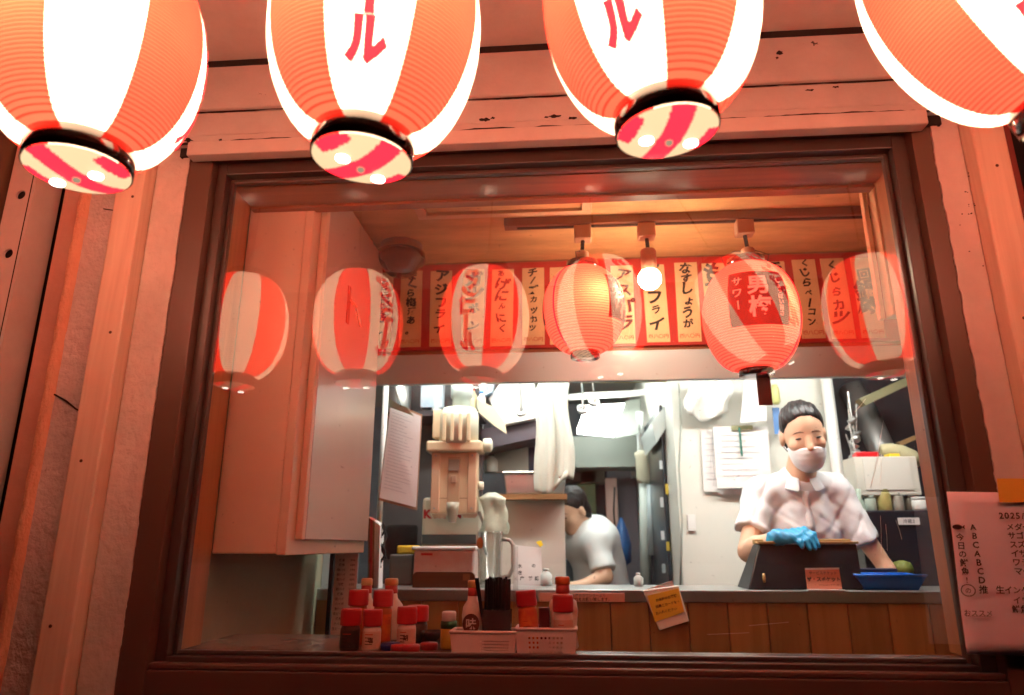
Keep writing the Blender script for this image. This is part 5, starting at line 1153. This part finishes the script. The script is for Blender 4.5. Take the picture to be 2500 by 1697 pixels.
def skin1(P):
    d = torso(P, -.008); d = smin(d, caps(P, NH, NB+np.array([0, .01, -.02]), .050, .054), .02)
    d = smin(d, caps(P, SL, EL, .042, .036), .02); d = smin(d, smin(caps(P, EL, EL+(WL-EL)*.35, .035, .037), caps(P, EL+(WL-EL)*.35, WL, .037, .025), .015), .01)
    d = smin(d, caps(P, SR, ER, .042, .037), .02); d = smin(d, caps(P, ER, WR, .037, .026), .012)
    HK = WR+np.array([.012, -.02, -.055]); d = smin(d, caps(P, WR, HK, .026, .030), .012)
    for a, ln in ((-.024, .055), (-.008, .065), (.009, .062), (.024, .05)):
        k0 = HK+np.array([a, -.005, -.015]); k1 = k0+np.array([a*.3, -.025, -ln*.6]); d = smin(d, caps(P, k0, k1, .0095, .009), .005); d = np.minimum(d, caps(P, k1, k1+np.array([0, .004, -ln*.4]), .009, .007))
    return smin(d, caps(P, WR+np.array([-.02, -.01, -.02]), HK+np.array([-.048, -.02, -.03]), .012, .009), .008)
person_parts(t, O, R, skin1, np.array([.52, .93, 1.22]), np.array([1.26, 1.45, 2.02]), .0055, S=.99)
sdl = (EL-SL)/np.linalg.norm(EL-SL); sdr = (ER-SR)/np.linalg.norm(ER-SR); CUL = D(1702, 1207, 1.205); CUR = SR+sdr*.205
def shirt1(P):
    fold = .003*tri_noise(P, 34)+.0022*tri_noise(P[:, [2, 1, 0]], 80)+.0045*np.sin((P[:, 0]-.8)*55+(P[:, 2]-1.4)*12)*np.clip((1.62-P[:, 2])*5, 0, 1)
    cx = P[:, 0]-CH[0]; cz = P[:, 2]-CH[2]
    cr = lambda q: np.clip(1-np.abs(np.sin(q))*2.2, 0, 1)
    fold = fold - .0050*cr(cx*26+cz*20+1.5*np.sin(cz*14))*np.clip(.9-np.abs(cx)*3, 0, 1) - .0045*cr(-cx*22+cz*24+.7+1.2*np.sin(cx*19))
    d = torso(P, .012)
    a = smax(smin(caps(P, SL, EL, .050, .057), caps(P, SL, CUL, .050, .056), .02), (P-CUL.astype(np.float32))@sdl.astype(np.float32), .006)
    b = smax(caps(P, SR, SR+sdr*.3, .050, .058), (P-CUR.astype(np.float32))@sdr.astype(np.float32), .006)
    d = smin(smin(d, a, .03), b, .03)-fold
    nk = caps(P, NB+np.array([-.002, -.085, .02]), NB+np.array([0, .03, .10]), .050, .066)      # neck opening
    d = smax(d, -nk, .006); return smax(d, 1.16-P[:, 2], .004)
sh = obj('polo_shirt', nets(shirt1, np.array([.52, 1.05, 1.14]), np.array([1.22, 1.50, 1.80]), .006), M_shirt, t, smooth=True)
# collar and placket
for sx in (-1, 1):
    gr = []
    for i in range(9):
        f_ = i/8; a = rad(200 - 158*f_) if sx > 0 else rad(-20+158*f_)
        base = NB+np.array([.062*math.sin(rad(180)-0)*0, 0, 0]); ang = rad(90)-sx*rad(178)*f_*.93
        cx_, cy_ = .060*math.cos(ang), .056*math.sin(ang); zt_c = .030-.052*f_; out_ = 1.0+.36*(.35+.65*f_); drop = .026+.016*f_
        gr.append([NB+np.array([cx_*.93, cy_*.93+.012, zt_c+.012]), NB+np.array([cx_*1.03, cy_*1.03+.012, zt_c+.016]), NB+np.array([cx_*out_, cy_*out_+.008, zt_c-drop*.4]), NB+np.array([cx_*(out_+.12), cy_*(out_+.12)+.004, zt_c-drop])])
    obj('collar', MB().sheet(gr), M_shirt, sh, smooth=True, solid=.003, subsurf=1)
pk = [hit(shirt1, np.array([NB[0]+.001*k, .9, NB[2]-.055-.03*k]), (0, 1, 0)) for k in range(6)]
obj('placket', MB().sheet([[p+np.array([-.013, -.0005, 0]), p+np.array([0, -.0035, 0]), p+np.array([.013, -.0005, 0])] for p in pk]), M_shirt, sh, smooth=True, solid=.002)
for k in (1, 4): obj('button', MB().lathe([(.005, -.001), (.005, .001), (.003, .0015)], pk[k]+np.array([0, -.005, 0]), 12, axis=np.array([[1, 0, 0], [0, 0, -1], [0, 1, 0]])), M_white, sh)
# gloved hand on the case
W0 = D(1764, 1221, 1.0)
KN = [D(1826, 1203, 1.0), D(1823, 1207, .985), D(1817, 1213, .972), D(1808, 1219, .962)]
MI = [D(1846, 1213, .982), D(1841, 1220, .966), D(1831, 1227, .954), D(1817, 1231, .948)]
TI = [D(1857, 1238, .966), D(1850, 1243, .955), D(1838, 1244, .947), D(1821, 1240, .943)]
def glove(P):
    d = caps(P, W0+(WL-W0)*1.0+np.array([-.004, 0, 0]), W0, .029, .028); pm = sum(KN)/4
    for k in KN: d = smin(d, caps(P, W0, k, .022, .0115), .010)
    for a, b, c in zip(KN, MI, TI):
        fi_ = smin(caps(P, a, b, .0102, .0094), caps(P, b, c, .0094, .0076), .003); d = smin(d, fi_, .004)
    th = W0+np.array([.022, -.022, -.006]); th2 = th+np.array([.030, -.016, -.004]); d = smin(d, smin(caps(P, W0, th, .018, .013), caps(P, th, th2, .012, .009), .004), .008)
    return d-.0012*np.sin(P[:, 0]*300+P[:, 2]*140)
obj('glove', nets(glove, np.array([.60, .90, 1.36]), np.array([.86, 1.06, 1.56]), .0026), M_glove, t, smooth=True)
def legs(P, hx, y):
    d = ell(P, (hx, y, 1.18), (.15, .11, .16))
    for sx in (-1, 1): d = smin(d, smin(caps(P, (hx+sx*.08, y, 1.1), (hx+sx*.09, y, .78), .085, .06), caps(P, (hx+sx*.09, y, .78), (hx+sx*.09, y, .42), .06, .045), .03), .04)
    return smax(d, .402-P[:, 2], .01)
obj('trousers', nets(lambda P: legs(P, BE[0], BE[1]+.02), np.array([BE[0]-.25, BE[1]-.2, .38]), np.array([BE[0]+.25, BE[1]+.22, 1.22]), .02), M_trous, t, smooth=True)

# ---- bent worker in the corridor
t = thing('person', 'dark haired person in a pale shirt bent over in the corridor behind the partition', 'person', (D(1380, 1300, 2.5)[0], 2.5, .4))
O = D(1298, 1158, 2.33); R = frame((-.75, -.55, -.55), rad(-4))
NB2 = D(1325, 1198, 2.38); SH2 = D(1352, 1232, 2.30); SH3 = D(1300, 1236, 2.52); HP = D(1378, 1400, 2.55); UB = D(1350, 1228, 2.43); E2 = D(1372, 1308, 2.24); W2 = D(1322, 1330, 2.18)
def back2(P, k=0.):
    d = smin(caps(P, UB, HP, .125+k, .15+k), caps(P, SH2, SH3, .075+k, .075+k), .07); return smin(d, caps(P, NB2, UB, .06+k, .10+k), .05)
def skin2(P):
    d = smin(back2(P, -.02), caps(P, O+R@np.array([0, -.02, -.07]), NB2, .052, .056), .02); d = smin(d, caps(P, SH2, E2, .045, .04), .02); d = smin(d, caps(P, E2, W2, .040, .027), .015)
    h0 = W2; h1 = W2+np.array([-.07, -.03, -.01]); d = smin(d, caps(P, h0, h1, .028, .03), .012)
    for a in (-.03, -.01, .01, .028): d = smin(d, caps(P, h1+np.array([0, a, 0]), h1+np.array([-.06, a*1.2-.01, -.03]), .0105, .009), .006)
    return smin(d, caps(P, W2, W2+np.array([-.05, -.06, 0]), .014, .010), .01)
person_parts(t, O, R, skin2, np.array([-.22, 2.05, 1.0]), np.array([.50, 2.75, 1.82]), .009, masked=False)
sd2 = (E2-SH2)/np.linalg.norm(E2-SH2)
def shirt2(P):
    d = back2(P, .006); a = smax(caps(P, SH2, E2, .062, .070), (P-E2.astype(np.float32))@sd2.astype(np.float32)-(-.03), .006)
    d = smin(d, a, .03)-.005*tri_noise(P, 30); nk = caps(P, NB2+np.array([-.09, -.04, 0]), NB2+np.array([-.02, -.01, .06]), .05, .062)
    return smax(smax(d, -nk, .006), 1.12-P[:, 2], .004)
obj('shirt', nets(shirt2, np.array([-.22, 2.08, 1.10]), np.array([.52, 2.78, 1.75]), .009), mat('grey_shirt', s(236, 237, 236), .85, bump=.2, bscale=400), t, smooth=True)
obj('trousers', nets(lambda P: legs(P, HP[0], HP[1]), np.array([HP[0]-.25, HP[1]-.2, .38]), np.array([HP[0]+.25, HP[1]+.22, 1.2]), .02), M_trous, t, smooth=True)

# ------------------------------------------------------------------ more kitchen clutter
def small_bottle(px, py_top, py_bot, Y, r, col, label, z=None, lid=None, cat='bottle', name='kitchen_bottle'):
    a, b = D(px, py_bot, Y), D(px, py_top, Y); z0, z1 = (a[2] if z is None else z), b[2]; h = z1-z0
    t = thing(name, label, cat, (a[0], Y, z0), 'small kitchen containers')
    obj('body', MB().lathe([(r*.92, z0), (r, z0+.003), (r, z0+h*.62), (r*.5, z0+h*.8), (r*.45, z0+h*.86)], (a[0], Y, 0), 18), mat('kb%d%d' % (px, py_top), col, .35), t, smooth=True)
    obj('cap', MB().lathe([(r*.52, z0+h*.86), (r*.52, z1-.002), (r*.4, z1)], (a[0], Y, 0), 16), mat('kbc%d%d' % (px, py_top), lid or s(220, 220, 216), .4), t, smooth=True)
zs = D(980, 932, 1.40)[2]
small_bottle(990, 872, 932, 1.42, .022, s(196, 206, 208), 'pale bottle on the dark shelf left of the dispenser neck', zs)
small_bottle(1072, 880, 932, 1.42, .020, s(206, 190, 150), 'tan bottle on the dark shelf right of the dispenser neck', zs, s(170, 40, 40))
small_bottle(1092, 888, 932, 1.40, .018, s(214, 220, 216), 'white bottle at the right end of the dark shelf', zs, s(60, 120, 180))
small_bottle(1115, 1030, 1072, 1.70, .028, s(176, 180, 172), 'grey jug in front of the grey screen', None, s(90, 96, 96), 'jug', 'kitchen_jug')
small_bottle(1240, 1290, 1336, 1.12, .020, s(206, 214, 210), 'clear pale bottle behind the orange capped bottle', 1.3195, s(200, 200, 190))
small_bottle(1450, 1300, 1336, 1.10, .016, s(190, 200, 196), 'short pale jar on the pass shelf left of the paper pocket', 1.3195)
for k, (px, ln, lb) in enumerate([(1180, 60, 'steel skimmer hanging left of the towel'), (1320, 55, 'short steel ladle hanging right of the towel'), (1345, 38, 'steel tongs hanging from the yellow rod')]):
    a, b = D(px, 872, 1.1), D(px+3, 872+ln, 1.1); t = thing('hanging_utensil', lb, 'utensil', b, 'utensils hung under the hood')
    obj('handle', MB().tube([a, (a+b)/2+np.array([.002, .004, 0]), b], .0035, 6), M_steel, t)
    obj('bowl', MB().lathe([(.004, -.022), (.018, -.014), (.023, .0), (.021, .001), (.014, -.011)], b, 16, axis=np.array(Euler((.9, .2*k, 0)).to_matrix())), M_steel, t, smooth=True)
    obj('hook', MB().tube([a, a+np.array([.004, 0, .012]), a+np.array([.0, .0, .02])], .0025, 6), M_steel, t)
cp = [D(1540, 870, 1.68), D(1546, 960, 1.69), D(1541, 1060, 1.69), D(1548, 1180, 1.69), D(1544, 1330, 1.69)]
one('wall_cable', MB().tube(cp, .004, 6), M_kceil, 'thin grey cable running down the edge of the white wall', 'cable', smooth=True)
one('conduit', MB().tube([D(1260, 905, 2.6), D(1330, 898, 2.6), D(1440, 893, 2.6), D(1530, 880, 2.6)], .018, 10), M_white, 'white conduit crossing the corridor ceiling', 'conduit', smooth=True)
one('wall_switch', MB().box(D(1560, 1180, 1.71)[0], D(1578, 1180, 1.71)[0], 1.705, 1.7195, D(1569, 1205, 1.71)[2], D(1569, 1168, 1.71)[2]), M_white, 'white switch plate low on the kitchen wall', 'switch', bevel=.002)
for k, (x_, y_, w_, h_, c_, lb) in enumerate([(1318, 1078, .10, .05, s(96, 90, 84), 'brown box on the back shelf of the corridor'), (1345, 1082, .08, .04, s(150, 150, 140), 'grey box on the back shelf of the corridor'), (1332, 1140, .06, .12, s(90, 100, 60), 'olive crate low in the corridor')]):
    p = D(x_, y_, 3.3); one('corridor_box', MB().box(p[0]-w_, p[0]+w_, 3.3, 3.45, p[2]-h_, p[2]+h_), mat('cbx%d' % k, c_, .6), lb, 'box', bevel=.005)
one('apron_string', MB().tube([D(1395, 1105, 2.6), D(1393, 1160, 2.6), D(1397, 1215, 2.6)], .006, 6), M_dark, 'dark cord hanging in the corridor beside the pink curtain', 'cord', smooth=True)
